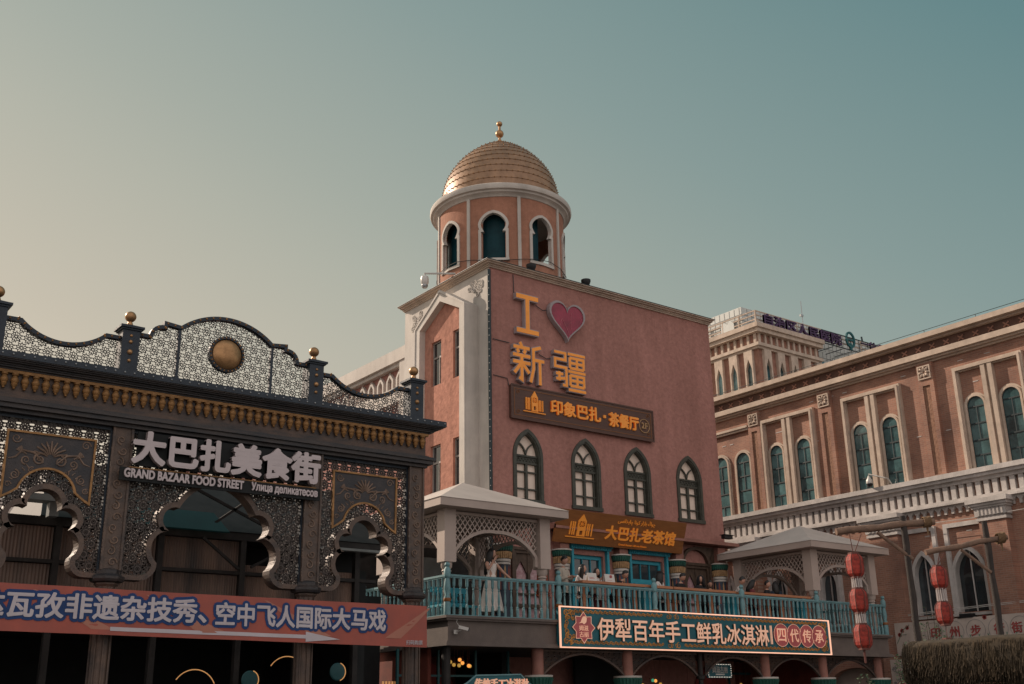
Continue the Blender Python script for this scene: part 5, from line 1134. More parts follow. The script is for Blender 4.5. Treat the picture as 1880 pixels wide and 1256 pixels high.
    for sd in (-1, 1): hm.sphere((sd*0.077, 0.008, -0.008), 0.028, 8, 0, (0.35, 0.7, 1.1)); hm.sphere((sd*0.030, -0.086, 0.008), 0.0105, 8, 1, (1.2, 0.6, 0.6)); hm.sphere((sd*0.030, -0.087, 0.030), 0.012, 8, 1, (1.5, 0.4, 0.25))
    hm.sphere((0, -0.098, -0.020), 0.014, 8, 0, (0.9, 1.1, 1.0)); hm.sphere((0, -0.088, -0.058), 0.013, 8, 2, (1.7, 0.5, 0.45))
    top_ = nkp+Vector((0, -0.03-0.05*math.sin(head_t), 0.135))
    rot = Matrix.Rotation(head_yaw, 3, 'Z') @ Matrix.Rotation(head_t, 3, 'X')
    H = lambda v: (rot @ Vector(v)+top_)*s
    hm.v = [tuple(H(v)) for v in hm.v]
    skin('body', V, E, Rr, ['skin', 'eye_dark', 'lip'], t, 1, hm)
    # hair
    g = MB(); g.sphere((0, 0.014, 0.020), 1.0, 22)
    vs = []
    for x, y, z in g.v:
        x, y, z = x, y-0.014, z-0.020
        X, Y, Z = x*0.086, y*0.104+0.012, z*0.115+0.022
        if y < -0.25 and z < 0.45: Y = max(Y, -0.045); Z = max(Z, 0.055)      # hairline above the face
        if z < -0.25: 
            if hair == 'short': Z = max(Z, -0.045); Y = max(Y, 0.0) 
        vs.append((X, Y, Z))
    g.v = vs
    if hair in ('long', 'longer'):
        dn = 0.26 if hair == 'long' else 0.44
        for k in range(15):
            a = R(-25+k*230/14); x, y = 0.080*math.cos(a), 0.085*math.sin(a)+0.015
            g.tube([(x*0.8, y*0.8, 0.08), (x*1.05, y*1.08, 0.0), (x*1.12, y*1.15+0.01, -0.12), (x*1.15, y*1.1+0.03, -0.12-dn*0.5), (x*0.95, y*0.9+0.035, -0.12-dn)], [0.02, 0.03, 0.034, 0.03, 0.010], 8)
    g.v = [tuple(H(v)) for v in g.v]; g2 = MB(); g2.v = g.v; g2.f = g.f; g2.m = g.m
    def child(nm, mb, mt, smooth=True):
        me = bpy.data.meshes.new(nm); me.from_pydata([tuple(v) for v in mb.v], [], mb.f); bm = bmesh.new(); bm.from_mesh(me); bmesh.ops.recalc_face_normals(bm, faces=bm.faces); bm.to_mesh(me); bm.free()
        for q in me.polygons: q.use_smooth = smooth
        me.materials.append(M_[mt]); o = bpy.data.objects.new(nm, me); col.objects.link(o); o.parent = t; return o
    if hair == 'scarf':
        for k in range(12):
            a = R(-40+k*260/11); x, y = 0.085*math.cos(a), 0.095*math.sin(a)+0.01
            g.tube([tuple(H((x*0.7, y*0.7, 0.09))), tuple(H((x*1.1, y*1.1, 0.0))), tuple(H((x*1.15, y*1.1, -0.12))), tuple(H((x*1.5, y*1.2+0.02, -0.26)))], [0.03*s, 0.04*s, 0.045*s, 0.03*s], 8)
        child('headscarf', g, 'cloth_black')
    else: child('hair', g, 'hair')
    if cap:
        c = MB(); c.lathe([(0.095, 0.045), (0.098, 0.09), (0.075, 0.135), (0.0, 0.150)], (0, 0.012, 0), 18); c.add([(0.075*math.cos(a), 0.012-0.075-0.10*abs(math.sin(a)) if False else -0.05-0.125*math.sin(a), 0.052-0.02*math.sin(a)) for a in [PI*i/10 for i in range(11)]]+[(0.07*math.cos(a), -0.05-0.12*math.sin(a), 0.066-0.02*math.sin(a)) for a in [PI*i/10 for i in range(11)]], [tuple(range(11)), tuple(range(21, 10, -1))]+[(i, i+1, 12+i, 11+i) for i in range(10)])
        c.v = [tuple(H(v)) for v in c.v]; child('cap', c, cap)
    # clothes
    if not dress:
        cv = [Vector(up(-0.08)), Vector(up(0.0)), Vector(up(0.18)), Vector(up(0.38)), Vector(up(0.515))]; cr = [0.158, 0.155, 0.142, 0.158, 0.088]; ce = [(1, 0), (1, 2), (2, 3), (3, 4)]
        cv = [cv[1], cv[0]]+cv[2:]; cr = [cr[1], cr[0]]+cr[2:]; ce = [(0, 1), (0, 2), (2, 3), (3, 4)]
        for sd in (-1, 1):
            sh = Vector(up(0.47)); sh.x = sd*0.165; el, wr = A.get(sd, (Vector((sd*0.05, 0.0, -0.28)), Vector((sd*0.02, -0.06, -0.25)))); e_ = sh+Vector(el); w_ = e_+Vector(wr); b = len(cv)
            cv += [sh, (sh+e_)/2, e_]; cr += [0.075, 0.063, 0.056]; ce += [(3, b), (b, b+1), (b+1, b+2)]
            if sleeves: cv += [(e_+w_)/2, e_+(w_-e_)*0.93]; cr += [0.052, 0.044]; ce += [(b+2, b+3), (b+3, b+4)]
        skin('top', [v*s for v in cv], ce, [r*s for r in cr], top, t, 1)
        lv = [Vector((0, 0, hip))]; lr = [0.146]; le = []
        for sd in (-1, 1):
            hp = Vector((sd*0.085, 0, hip-0.06))
            if pose == 'stand': kn = Vector((sd*0.095, -0.02, 0.48)); an = Vector((sd*0.10, 0.02, 0.10))
            else: kn = Vector((sd*0.11, -0.42, hip-0.04)); an = Vector((sd*0.11, -0.40, hip-0.44))
            b = len(lv); lv += [hp, (hp+kn)/2, kn, (kn+an)/2, an]; lr += [0.100, 0.086, 0.068, 0.064, 0.058]; le += [(0, b), (b, b+1), (b+1, b+2), (b+2, b+3), (b+3, b+4)]
        skin('trousers', [v*s for v in lv], le, [r*s for r in lr], bottom, t, 1)
    else:
        d = MB(); n = 40; rows = [(0.16, 0.36), (0.30, 0.33), (0.60, 0.27), (0.85, 0.205), (0.97, 0.165), (1.06, 0.132), (1.14, 0.135), (1.24, 0.158), (1.32, 0.165), (1.37, 0.150)]
        vs = []
        for z, r in rows:
            for j in range(n):
                a = 2*PI*j/n; f = 1+(0.10*math.sin(a*9+z*2)+0.05*math.sin(a*5))*max(0, (1.0-z))*0.8; vs.append((r*f*math.cos(a)*1.02*s, r*f*math.sin(a)*0.74*s, z*s+0.02*math.sin(a*3)*(z < 0.2)))
        d.add(vs, [(i*n+j, i*n+(j+1) % n, (i+1)*n+(j+1) % n, (i+1)*n+j) for i in range(len(rows)-1) for j in range(n)])
        for sd in (-1, 1): d.tube([(sd*0.10*s, -0.105*s, 1.34*s), (sd*0.105*s, -0.05*s, 1.44*s), (sd*0.10*s, 0.06*s, 1.42*s), (sd*0.09*s, 0.10*s, 1.34*s)], 0.016*s, 6)
        child('dress', d, top)
        b_ = MB(); b_.lathe([(0.140*s, 1.02*s), (0.146*s, 1.05*s), (0.140*s, 1.08*s)], (0, 0, 0), 24); b_.v = [(v[0], v[1]*0.80, v[2]) for v in b_.v]; child('waistband', b_, top)
    if collar:
        c = MB(); q = Vector(up(0.50))*s; c.tube([(q.x+0.085*s*math.cos(a), q.y+0.075*s*math.sin(a), q.z+0.02*math.sin(a)) for a in [2*PI*i/16 for i in range(17)]], 0.028*s, 8); child('hood', c, collar)
    return t
VV = Vector
# the woman in white leans on the handrail and touches her face
person('long haired woman in a white sleeveless dress, hand at her face, leaning on the rail', (16.78, 23.34, FZ), R(12), 1.70, arms={-1: (VV((-0.06, -0.11, -0.20)), VV((0.12, -0.10, 0.25))), 1: (VV((0.20, -0.10, -0.22)), VV((0.13, -0.15, -0.17)))}, top='dress_white', hair='longer', head_t=R(8), head_yaw=R(35), dress=True)
person('young man in a beige hoodie looking down at his phone behind the rail', (19.30, 23.50, FZ), R(15), 1.70, arms={-1: (VV((-0.05, -0.05, -0.27)), VV((0.12, -0.20, 0.05))), 1: (VV((0.05, -0.05, -0.27)), VV((-0.10, -0.20, 0.05)))}, top='cloth_beige', bottom='cloth_black', head_t=R(28), head_yaw=R(12), collar='cloth_beige')
person('person in a bright orange robe half hidden by the pavilion post', (19.05, 24.10, FZ), R(20), 1.62, top='cloth_orange', bottom='cloth_orange', hair='long')
person('long haired woman in a white top behind the first menu board, looking right', (20.30, 23.85, FZ), R(-20), 1.58, top='cloth_white', hair='long', head_yaw=R(55), bottom='cloth_navy')
person('dark haired woman with her hand at her mouth, between the two menu boards', (20.86, 23.92, FZ), R(5), 1.52, arms={-1: (VV((-0.05, -0.10, -0.22)), VV((0.14, -0.12, 0.20)))}, top='cloth_white', hair='long', head_yaw=R(-10), bottom='cloth_maroon')
person('person bending over dark jacket beside the right menu board', (21.55, 23.95, FZ), R(30), 1.56, top='cloth_black', hair='short', lean_=R(32), head_t=R(35))
person('person in a black cap facing right behind the middle newel post', (23.22, 23.82, FZ), R(20), 1.56, top='cloth_white', hair='long', cap='cloth_black', head_yaw=R(60))
person('short haired man in black bowed low over the orange table', (23.95, 23.85, FZ), R(10), 1.56, top='cloth_black', hair='short', lean_=R(18), head_t=R(40), head_yaw=R(25))
person('woman in a black headscarf in front of the carved brown window', (25.05, 23.95, FZ), R(-10), 1.56, top='cloth_black', hair='scarf', head_yaw=R(-30), head_t=R(10), bottom='cloth_black')
person('man in a white and navy shirt leaning forward, looking down over the railing', (26.50, 23.88, FZ), R(40), 1.62, top='cloth_white', hair='short', lean_=R(20), head_t=R(30), head_yaw=R(10))
person('long haired woman looking down, between two men under the grey pavilion', (27.25, 23.85, FZ), R(35), 1.54, top='cloth_maroon', hair='long', head_t=R(25), head_yaw=R(20))
person('young man in black facing the street under the grey pavilion', (28.02, 23.90, FZ), R(25), 1.56, top='cloth_black', hair='short', head_t=R(8))
person('dark haired person turned away beside the post of the grey pavilion', (28.62, 24.05, FZ), R(150), 1.58, top='cloth_navy', hair='long')
person('person in dark clothes bowed behind the table, right of the woman in a headscarf', (25.75, 24.25, FZ), R(-40), 1.50, top='cloth_navy', hair='short', lean_=R(25), head_t=R(30))
# ================================================================== brick arcade building on the right (facade plane X = 38)
FX = 38.0
rb = thing('brick_building', 'long two storey brick building with cream arched windows, cornice and slotted white band', 'building', (44, 26, 0))
RY0, RY1 = 12.0, 36.5
def arched(y0, y1, zb, zs, n=14): c = (y0+y1)/2; r = (y1-y0)/2; return [(y1, zb)]+[(c+r*math.cos(R(180*i/n)), zs+r*math.sin(R(180*i/n))) for i in range(n+1)]+[(y0, zb)]
UPW = [(33.96, 34.92), (32.62, 33.56)]+[(30.72, 31.56), (29.22, 30.08), (26.30, 27.14), (24.88, 25.74), (21.14, 21.98), (19.72, 20.58), (16.5, 17.3), (15.0, 15.8)]
uo = [arched(a+0.03, b-0.03, 10.03, 12.28) for a, b in UPW]
LWN = [(34.2, 34.55)]+[(31.25, 32.05), (28.65, 29.55), (24.17, 25.14), (22.16, 23.42), (17.9, 19.1), (16.2, 17.4)]
lo = [[(b, 4.86), (b, 6.25)]+[(q[0], q[1]) for q in reversed(pointed(a, b, 6.25, 7.16))][1:-1]+[(a, 6.25), (a, 4.86)] for a, b in LWN]
m = MB(); m.holed([(RY0, 9.8), (RY1, 9.8), (RY1, 14.5), (RY0, 14.5)], uo, 'X', FX, FX+0.30); m.holed([(RY0, 0), (RY1, 0), (RY1, 8.8), (RY0, 8.8)], lo+[[(29.5, 0), (29.5, 2.5)]+[(29.5-1.15*(1-math.cos(R(a)))-0.0, 2.5+0.62*math.sin(R(a))) for a in range(10, 180, 10)]+[(27.2, 2.5), (27.2, 0)]], 'X', FX, FX+0.30)
m.box(FX+0.02, FX+0.29, RY0, RY1, 8.8, 9.8); m.box(FX+0.31, FX+12, RY1-0.3, RY1, 0, 15.2); m.box(FX+0.4, FX+12, RY0, RY1, 15.2, 15.3)
obj('brick_wall', m, 'brick_x', rb)
m = MB(); m.box(FX+0.9, FX+1.0, RY0, RY1, 0, 15); obj('inner_wall', m, 'dark', rb)
m = MB(); m.box(FX+0.5, FX+0.55, 27.0, 29.7, 0, 3.3); obj('pale_doorway', m, 'mural_cream', rb)
# roof cornice
m = MB()
for z0, z1, d in ((14.42, 14.50, 0.10), (14.50, 14.58, 0.22), (14.58, 14.80, 0.34), (15.22, 15.30, 0.30), (15.30, 15.50, 0.50)): m.box(FX-d, FX-0.002 if d < 0.4 else FX+0.5, RY0, RY1+d, z0, z1)
obj('cornice', m, 'cream_stone', rb)
m = MB(); m.box(FX-0.12, FX+0.4, RY0, RY1+0.1, 14.80, 15.22); obj('frieze', m, 'brick_dark', rb)
m = MB(); y = RY0+0.4
while y < RY1-0.3:
    for s in (-1, 1): m.path([(y-0.11, 15.0-0.09*s), (y+0.11, 15.0+0.09*s)], 0.05, 'X', FX-0.16-0.004*s, FX-0.12)
    y += 0.62
obj('cross_ornament', m, 'brick_plain', rb)['kind'] = 'stuff'
# pilasters with a flower block and a pierced inlay
for yc in (32.22, 28.30, 23.42, 18.6, 14.2):
    h = 0.34; m = MB(); x = FX-0.16
    m.holed([(yc-h, 9.92), (yc+h, 9.92), (yc+h, 14.42), (yc-h, 14.42)], [[(yc-0.16, 9.99), (yc+0.16, 9.99), (yc+0.16, 13.50), (yc-0.16, 13.50)]], 'X', x, FX-0.002); o = obj('pilaster', m, 'brick_x', rb)
    m = MB(); m.box(FX-0.11, FX-0.004, yc-0.158, yc+0.158, 9.995, 13.49); obj('pierced_inlay', m, 'cut_terracotta', o)
    m = MB(); z = 14.03; m.path([(yc-0.25, z-0.25), (yc+0.25, z-0.25), (yc+0.25, z+0.25), (yc-0.25, z+0.25)], 0.05, 'X', x-0.05, x-0.001, closed=True)
    for q in range(8):
        a = q*PI/4; e = 0.25 if q % 2 == 0 else 0.29; m.tube([(x-0.02, yc+0.05*math.cos(a), z+0.05*math.sin(a)), (x-0.045, yc+e*0.6*math.cos(a), z+e*0.6*math.sin(a)), (x-0.02, yc+e*math.cos(a), z+e*math.sin(a))], [0.02, 0.055, 0.015], 8)
    obj('flower_block', m, 'cut_terracotta' if False else 'cream_stone', o)
# upper frames and arched windows
def frame(y0, y1, mid=True):
    m = MB(); z1 = 13.90
    for d, t, wd in ((0.0, 0.16, 0.07), (0.07, 0.22, 0.09), (0.16, 0.12, 0.05)): m.path([(y1-d, 9.92), (y1-d, z1-d), (y0+d, z1-d), (y0+d, 9.92)], wd, 'X', FX-t, FX-0.003, side=1)
    c = (y0+y1)/2
    if mid:
        for d in (-0.14, 0.14): m.box(FX-0.20, FX-0.004, c+d-0.085, c+d+0.085, 9.92, 13.72)
        m.box(FX-0.08, FX-0.005, c-0.05, c+0.05, 9.92, 13.72)
    obj('window_surround', m, 'cream_stone', rb)
for a, b in ((28.94, 31.85), (24.62, 27.46), (19.46, 22.27), (14.8, 17.6)): frame(a, b)
m = MB(); m.box(FX-0.14, FX-0.003, 32.60, RY1, 13.68, 13.78); m.box(FX-0.20, FX-0.004, 32.60, RY1, 13.78, 13.88); obj('string_moulding', m, 'cream_stone', rb)
for a, b in UPW:
    A = arched(a, b, 9.95, 12.30); B = arched(a+0.075, b-0.075, 9.95, 12.30-0.0)
    m = MB(); m.strip(A, B, 'X', FX-0.10, FX+0.10); m.strip(arched(a-0.07, b+0.07, 9.95, 12.30), A, 'X', FX-0.05, FX-0.003)
    o = obj('arched_window', m, 'cream_stone', rb)
    y0, y1 = a+0.065, b-0.065; c = (y0+y1)/2; x = FX-0.05; g_ = MB(); zt = 12.28+(y1-y0)/2
    g_.path(arched(y0, y1, 9.95, 12.28), 0.05, 'X', x, x+0.06, side=1 if False else 0)
    for z in (12.26, 11.62, 10.98, 10.42): g_.box(x+0.001, x+0.059, y0, y1, z-0.025, z+0.025)
    g_.box(x+0.002, x+0.058, c-0.02, c+0.02, 10.98, 12.26); g_.box(x+0.003, x+0.057, c-0.02, c+0.02, 9.95, 10.42)
    obj('glazing_bars', g_, 'mullion', o)
    p = MB(); p.prism(arched(y0-0.02, y1+0.02, 9.95, 12.28), 'X', x+0.03, x+0.04); obj('pane', p, 'glass_sky', o)
# slotted white band
m = MB(); m.box(FX-0.20, FX+0.0, RY0, RY1, 9.46, 9.60); m.box(FX-0.34, FX+0.0, RY0, RY1, 9.60, 9.72); m.box(FX-0.42, FX+0.0, RY0, RY1, 9.72, 9.90); m.box(FX-0.20, FX+0.0, RY0, RY1, 8.84, 8.94); m.box(FX-0.27, FX+0.0, RY0, RY1, 8.76, 8.84)
obj('band_moulding', m, 'grey_stone', rb)
m = MB(); y = RY0+0.1; k = 0
sl = None
while y < RY1:
    m = MB()
    if sl is None:
        m.box(FX-0.16, FX+0.01, y, y+0.195, 8.941, 9.459); sl = obj('band_block', m, 'grey_stone', rb); sy0 = y
    elif y > 17.6:
        c = sl.copy(); col.objects.link(c); c.parent = rb; c.location = (0, y-sy0, 0)
    y += 0.335
# scallop frieze under the band, split by the pier capitals
def scallops(a, b):
    m = MB(); n = max(1, int((b-a)/0.30)); w_ = (b-a)/n
    for i in range(n):
        y = a+i*w_; c = y+w_/2; r = w_*0.33
        m.holed([(y, 8.44), (c-r, 8.44), (c-r, 8.58), (c, 8.70), (c+r, 8.58), (c+r, 8.44), (y+w_, 8.44), (y+w_, 8.76), (y, 8.76)], [], 'X', FX-0.10, FX-0.004)
    obj('scallop_frieze', m, 'grey_stone', rb)
PIERS = ((20.92, 21.98), (25.42, 26.72), (30.0, 31.0), (32.6, 33.8), (14.9, 16.0))
for a, b in ((16.2, 20.7), (22.2, 25.2), (26.95, 29.8), (31.2, 32.4), (34.0, 36.4)): scallops(a, b)
for a, b in PIERS:
    m = MB(); m.box(FX-0.35, FX-0.003, a, b, 0, 8.02); o = obj('pier', m, 'brick_x', rb)
    m = MB()
    for z0, z1, d in ((7.96, 8.06, 0.06), (8.06, 8.12, 0.02), (8.12, 8.40, 0.08), (8.40, 8.48, 0.14), (8.48, 8.58, 0.20), (8.58, 8.75, 0.28)): m.box(FX-0.35-d, FX-0.004, a-d, b+d, z0, z1)
    for i in range(7): m.box(FX-0.47, FX-0.43, a+0.02+i*(b-a)/7, a+0.02+i*(b-a)/7+0.07, 8.14, 8.38)
    obj('pier_capital', m, 'grey_stone', o)
# lower pointed windows in white surrounds
for i, (a, b) in enumerate(LWN):
    if i == 0: ya, yb = 34.1, 34.62
    else: ya, yb = a-0.10, b+0.06
    m = MB(); m.path([(yb+0.12, 4.80), (yb+0.12, 8.10), (ya-0.12, 8.10), (ya-0.12, 4.80)], 0.16, 'X', FX-0.12, FX-0.003, side=1)
    P = [(b, 4.86), (b, 6.25)]+[(q[0], q[1]) for q in reversed(pointed(a, b, 6.25, 7.16))][1:-1]+[(a, 6.25), (a, 4.86)]
    m.path(P, 0.14, 'X', FX-0.09, FX+0.24, side=-1 if False else 0); m.box(FX-0.16, FX-0.002, ya-0.2, yb+0.2, 4.72, 4.82)
    o = obj('pointed_window', m, 'grey_stone', rb)
    g_ = MB(); g_.box(FX+0.10, FX+0.14, (a+b)/2-0.02, (a+b)/2+0.02, 4.86, 8.0 if i == 4 else 7.1); obj('glazing_bar', g_, 'grey_stone', o)
    p = MB(); p.prism(P, 'X', FX+0.18, FX+0.19); obj('pane', p, 'glass_dark', o)
# a few pale ties left in the brickwork
m = MB()
random.seed(5)
for i in range(60):
    y = 18.5+16*random.random(); z = random.choice((13.2, 12.4, 11.6, 10.8, 14.15, 7.75, 5.6)); 
    if any(a-0.1 < y < b+0.2 and z < 13 for a, b in UPW): continue
    m.box(FX-0.012, FX+0.0, y, y+0.22, z, z+0.035)
obj('tie_mark', m, 'grey_stone', rb)['kind'] = 'stuff'
m = MB(); m.tube([(FX-0.45, RY0, 15.62), (FX-0.45, RY1, 15.60)], 0.012, 5)
for i in range(12): m.tube([(FX-0.45, RY0+i*2.2, 15.5), (FX-0.45, RY0+i*2.2, 15.62)], 0.014, 5)
obj('roof_wire', m, 'mullion', rb)
t = thing('security_camera', 'white dome camera on a short arm above the slotted band of the brick building', 'camera', (37.5, 26.27, 10.45), 'dome cameras on arms')
m = MB(); m.tube([(37.9, 25.5, 9.9), (37.7, 25.55, 10.18), (37.6, 25.60, 10.20), (37.5, 26.27, 10.45), (37.5, 26.27, 10.35)], 0.03, 8); obj('bracket', m, 'white_metal', t)
m = MB(); m.lathe([(0.04, -0.08), (0.07, -0.16), (0.12, -0.24), (0.13, -0.34), (0.12, -0.38)], (37.5, 26.27, 10.45), 14); obj('housing', m, 'white_metal', t, smooth=True); m = MB(); m.lathe([(0.12, -0.38), (0.115, -0.43), (0.07, -0.50), (0.0, -0.52)], (37.5, 26.27, 10.45), 14); obj('lens_dome', m, 'black', t, smooth=True)
# street name banner under the lower windows
st = thing('street_sign', 'long cream sign with red characters in grey rings, under the lower windows', 'sign', (37.9, 22, 3.5))
m = MB(); m.box(37.58, 37.63, 12.5, 26.0, 3.45, 4.64); obj('board', m, 'mural_cream', st)
m = MB()
for i, yc in enumerate((24.35, 23.5, 22.66, 21.80, 20.98, 20.1)): m.path(arc(yc, 4.18, 0.37, 0, 360, 30)[:-1], 0.012, 'X', 37.572, 37.579, closed=True)
obj('ring', m, 'mural_grey', st)['kind'] = 'stuff'
m = MB(); 
for ch, yc in (('印', 24.28), ('州', 23.5), ('步', 22.66), ('行', 21.76), ('街', 21.1)):
    text(m, ch, yc-0.20, yc+0.20, 3.99, 4.37, 'X', 37.56, 37.579, bold=0.02, flip=True)
for yc, zc in ((25.68, 4.35), (22.26, 4.60), (25.8, 4.2), (25.45, 4.45), (20.7, 4.55)):
    for k in range(5): a = 2*PI*k/5; m.add([(37.575, yc+0.045*math.cos(a)+0.045*math.cos(b), zc+0.045*math.sin(a)+0.045*math.sin(b)) for b in [j*PI/4 for j in range(8)]], [tuple(range(8))])
obj('lettering', m, 'mural_red', st)
m = MB(); m.tube([(37.575, 25.95, 3.9), (37.575, 25.75, 4.2), (37.575, 25.6, 4.4), (37.575, 25.35, 4.55)], 0.012, 5); m.tube([(37.575, 25.75, 4.2), (37.575, 25.5, 4.2)], 0.010, 5)
for i in range(9): y = 24.0-i*0.35; m.tube([(37.575, y, 3.8), (37.575, y-0.06, 3.95), (37.575, y-0.02, 4.05)], 0.010, 5); m.add([(37.573, y-0.02, 4.0), (37.573, y-0.10, 4.06), (37.573, y-0.06, 3.94)], [(0, 1, 2)])
obj('sprig', m, 'mural_green', st)['kind'] = 'stuff'
m = MB(); m.box(36.98, 37.06, 25.1, 25.95, 1.8, 3.30); o = obj('mural_panel', m, 'mural_cream', label='pale ornamented panel standing between the terrace end and the thatch', category='panel')
m = MB(); random.seed(9)
for i in range(26): scroll(m, (25.2+0.65*random.random(), 2.2+1.0*random.random()), 0.09, 1.4, 'X', 36.975, 0.012, random.random()*360, random.choice((-1, 1)), n=12)
obj('ornament', m, 'mural_grey', o)['kind'] = 'stuff'
m = MB(); m.box(37.6, 37.9, 22.75, 23.25, 4.66, 4.78); m.box(37.55, 37.95, 22.7, 23.3, 4.63, 4.66); obj('floodlight', m, 'black', label='flat black floodlight on top of the cream street sign', category='floodlight')
m = MB()
for z in (4.98, 5.03): m.tube([(37.7, 25.6, z-0.1), (37.65, 22.0, z), (37.7, 18, z+0.06)], 0.014, 5)
m.tube([(37.6, 25.6, 8.2), (37.6, 22.0, 8.12), (37.6, 18, 8.2)], 0.012, 5)
obj('cable', m, 'white_metal', label='thin white cables strung across the lower pointed windows', category='cable')

# ================================================================== hospital behind
HX, HY = 75.0, 62.5
hp = thing('hospital_block', 'tall brown and cream block with lancet windows and roof railing behind the brick building', 'building', (82, 68, 0))
m = MB(); m.box(HX+0.3, 84.0, HY+0.3, 84, 0, 34.2); obj('wall', m, 'brick_plain', hp)
m = MB()
for z0, z1, d in ((34.25, 34.62, 0.55), (34.62, 35.05, 0.75), (32.75, 32.95, 0.25), (32.95, 33.25, 0.45)): m.box(HX+0.3-d, 84+d*0.2, HY+0.3-d, 84, z0, z1)
y = HY+0.35
while y < 80: m.box(HX+0.12, HX+0.298, y, y+0.25, 33.25, 34.25); y += 0.80
x = HX+0.35
while x < 83.8: m.box(x, x+0.23, HY+0.12, HY+0.298, 33.25, 34.25); x += 0.80
obj('cornice', m, 'cream_stone', hp)
def lancet(c, w_, zb, zt): return [(c-w_, zb), (c-w_, zt-0.95), (c, zt), (c+w_, zt-0.95), (c+w_, zb)]
for i in range(8):
    c = 63.83+i*1.82; m = MB(); m.holed([(c-0.49, 24), (c+0.49, 24), (c+0.49, 32.74), (c-0.49, 32.74)], [lancet(c, 0.34, 27.5, 31.95)], 'X', HX, HX+0.299); o = obj('lancet_window', m, 'cream_stone', hp)
    p = MB(); p.prism(lancet(c, 0.36, 27.4, 31.95), 'X', HX+0.26, HX+0.28); obj('pane', p, 'glass_sky', o)
for i in range(5):
    c = 76.25+i*1.86; m = MB(); m.holed([(c-0.49, 24), (c+0.49, 24), (c+0.49, 32.74), (c-0.49, 32.74)], [lancet(c, 0.34, 27.5, 31.95)], 'Y', HY, HY+0.299); o = obj('lancet_window', m, 'cream_stone', hp)
    p = MB(); p.prism(lancet(c, 0.36, 27.4, 31.95), 'Y', HY+0.26, HY+0.28); obj('pane', p, 'glass_teal', o)
m = MB()
for z in (35.55, 36.0, 36.4): m.bar((HX+0.2, HY+0.2, z), (HX+0.2, 80, z), 0.09); m.bar((HX+0.2, HY+0.2, z), (95, HY+0.2, z), 0.09)
for i in range(8): m.bar((HX+0.2, HY+0.2+i*2.0, 35.0), (HX+0.2, HY+0.2+i*2.0, 36.4), 0.11)
for i in range(11): m.bar((HX+0.2+i*1.95, HY+0.2, 35.0), (HX+0.2+i*1.95, HY+0.2, 36.4), 0.08)
obj('roof_railing', m, 'cream_stone', hp)
m = MB(); m.box(HX+0.15, HX+0.25, 65.3, 66.9, 35.1, 35.9); m.prism([(66.9, 35.9), (66.5, 36.3), (66.1, 36.0), (65.7, 36.3), (65.3, 35.9)], 'X', HX+0.15, HX+0.25); obj('roof_emblem', m, 'tile_white', hp)
tb = thing('tiled_block', 'white tiled block with small arched windows, right of the lancet windowed block', 'building', (90, 75, 0))
m = MB(); m.box(HX+0.4, 99.0, 64.5, 90, 35.06, 37.35); m.box(84.2, 99, 64.5, 90, 0, 35.06); obj('wall', m, 'tile_white', tb)
m = MB()
for i in range(40):
    x = HX+1.2+i*0.62
    if x < 98.5: m.box(x, x+0.05, 64.485, 64.499, 35.1, 37.3)
    y = 64.7+i*0.62; m.box(HX+0.385, HX+0.399, y, y+0.05, 35.1, 37.3)
    x = 84.5+i*0.6
    if x < 98.5: m.box(x, x+0.05, 64.4855, 64.4985, 30, 35.0)
for z in (35.4, 36.0, 36.6): m.box(HX+0.4, 99, 64.484, 64.4985, z, z+0.05); m.box(HX+0.384, HX+0.3985, 64.5, 90, z, z+0.05)
for i in range(8): m.box(84.2, 99, 64.484, 64.498, 30.5+i*0.55, 30.55+i*0.55)
obj('tile_joint', m, 'tile_grey', tb)['kind'] = 'stuff'
for i in range(4):
    c = 86.6+i*1.75; m = MB(); m.prism([(c-0.5, 32.4)]+arc(c, 33.5, 0.5, 180, 0, 10)+[(c+0.5, 32.4)], 'Y', 64.40, 64.482); obj('window', m, 'glass_teal', tb)
rs = thing('rooftop_sign', 'purple rooftop characters and teal emblem on a frame along the hospital roof edge', 'sign', (83, HY, 35))
m = MB(); text(m, '自治区人民医院', 75.75, 87.0, 35.0, 36.15, 'Y', HY-0.35, HY-0.15, bold=0.03); text(m, '一体化', 90.2, 94.2, 35.55, 36.35, 'Y', HY-0.3, HY-0.15, bold=0.02); obj('lettering', m, 'purple_letter', rs)
m = MB(); m.path(arc(88.55, 35.95, 0.62, 0, 360, 20, 0.75)[:-1], 0.2, 'Y', HY-0.3, HY-0.15, closed=True); m.box(88.4, 88.7, HY-0.29, HY-0.16, 34.9, 35.6); m.box(88.1, 89.0, HY-0.295, HY-0.155, 35.85, 36.05); obj('emblem', m, 'teal_letter', rs)
m = MB()
for z in (34.95, 36.25): m.bar((84.3, HY-0.1, z), (96, HY-0.1, z), 0.07)
for i in range(9): m.bar((84.5+i*1.4, HY-0.1, 34.9), (84.5+i*1.4, HY-0.1, 36.3), 0.06); m.bar((84.5+i*1.4, HY-0.1, 34.8), (84.5+i*1.4, 64.4, 34.8), 0.06)
obj('frame', m, 'mullion', rs)
ms = thing('mast', 'thin lightning mast standing on the hospital roof', 'mast', (88.3, 67.5, 37.3))
m = MB(); m.tube([(88.3, 67.5, 37.3), (88.3, 67.5, 41.6)], 0.045, 6); obj('pole', m, 'steel', ms); m = MB(); m.box(88.0, 88.4, 67.4, 67.6, 39.9, 40.1); obj('bracket', m, 'steel', ms)
m = MB(); m.tube([(97.6, 67.0, 37.3), (97.3, 67.0, 39.3)], 0.10, 6); obj('vent_pipe', m, 'mullion', label='short dark pipe leaning on the far end of the hospital roof', category='pipe')

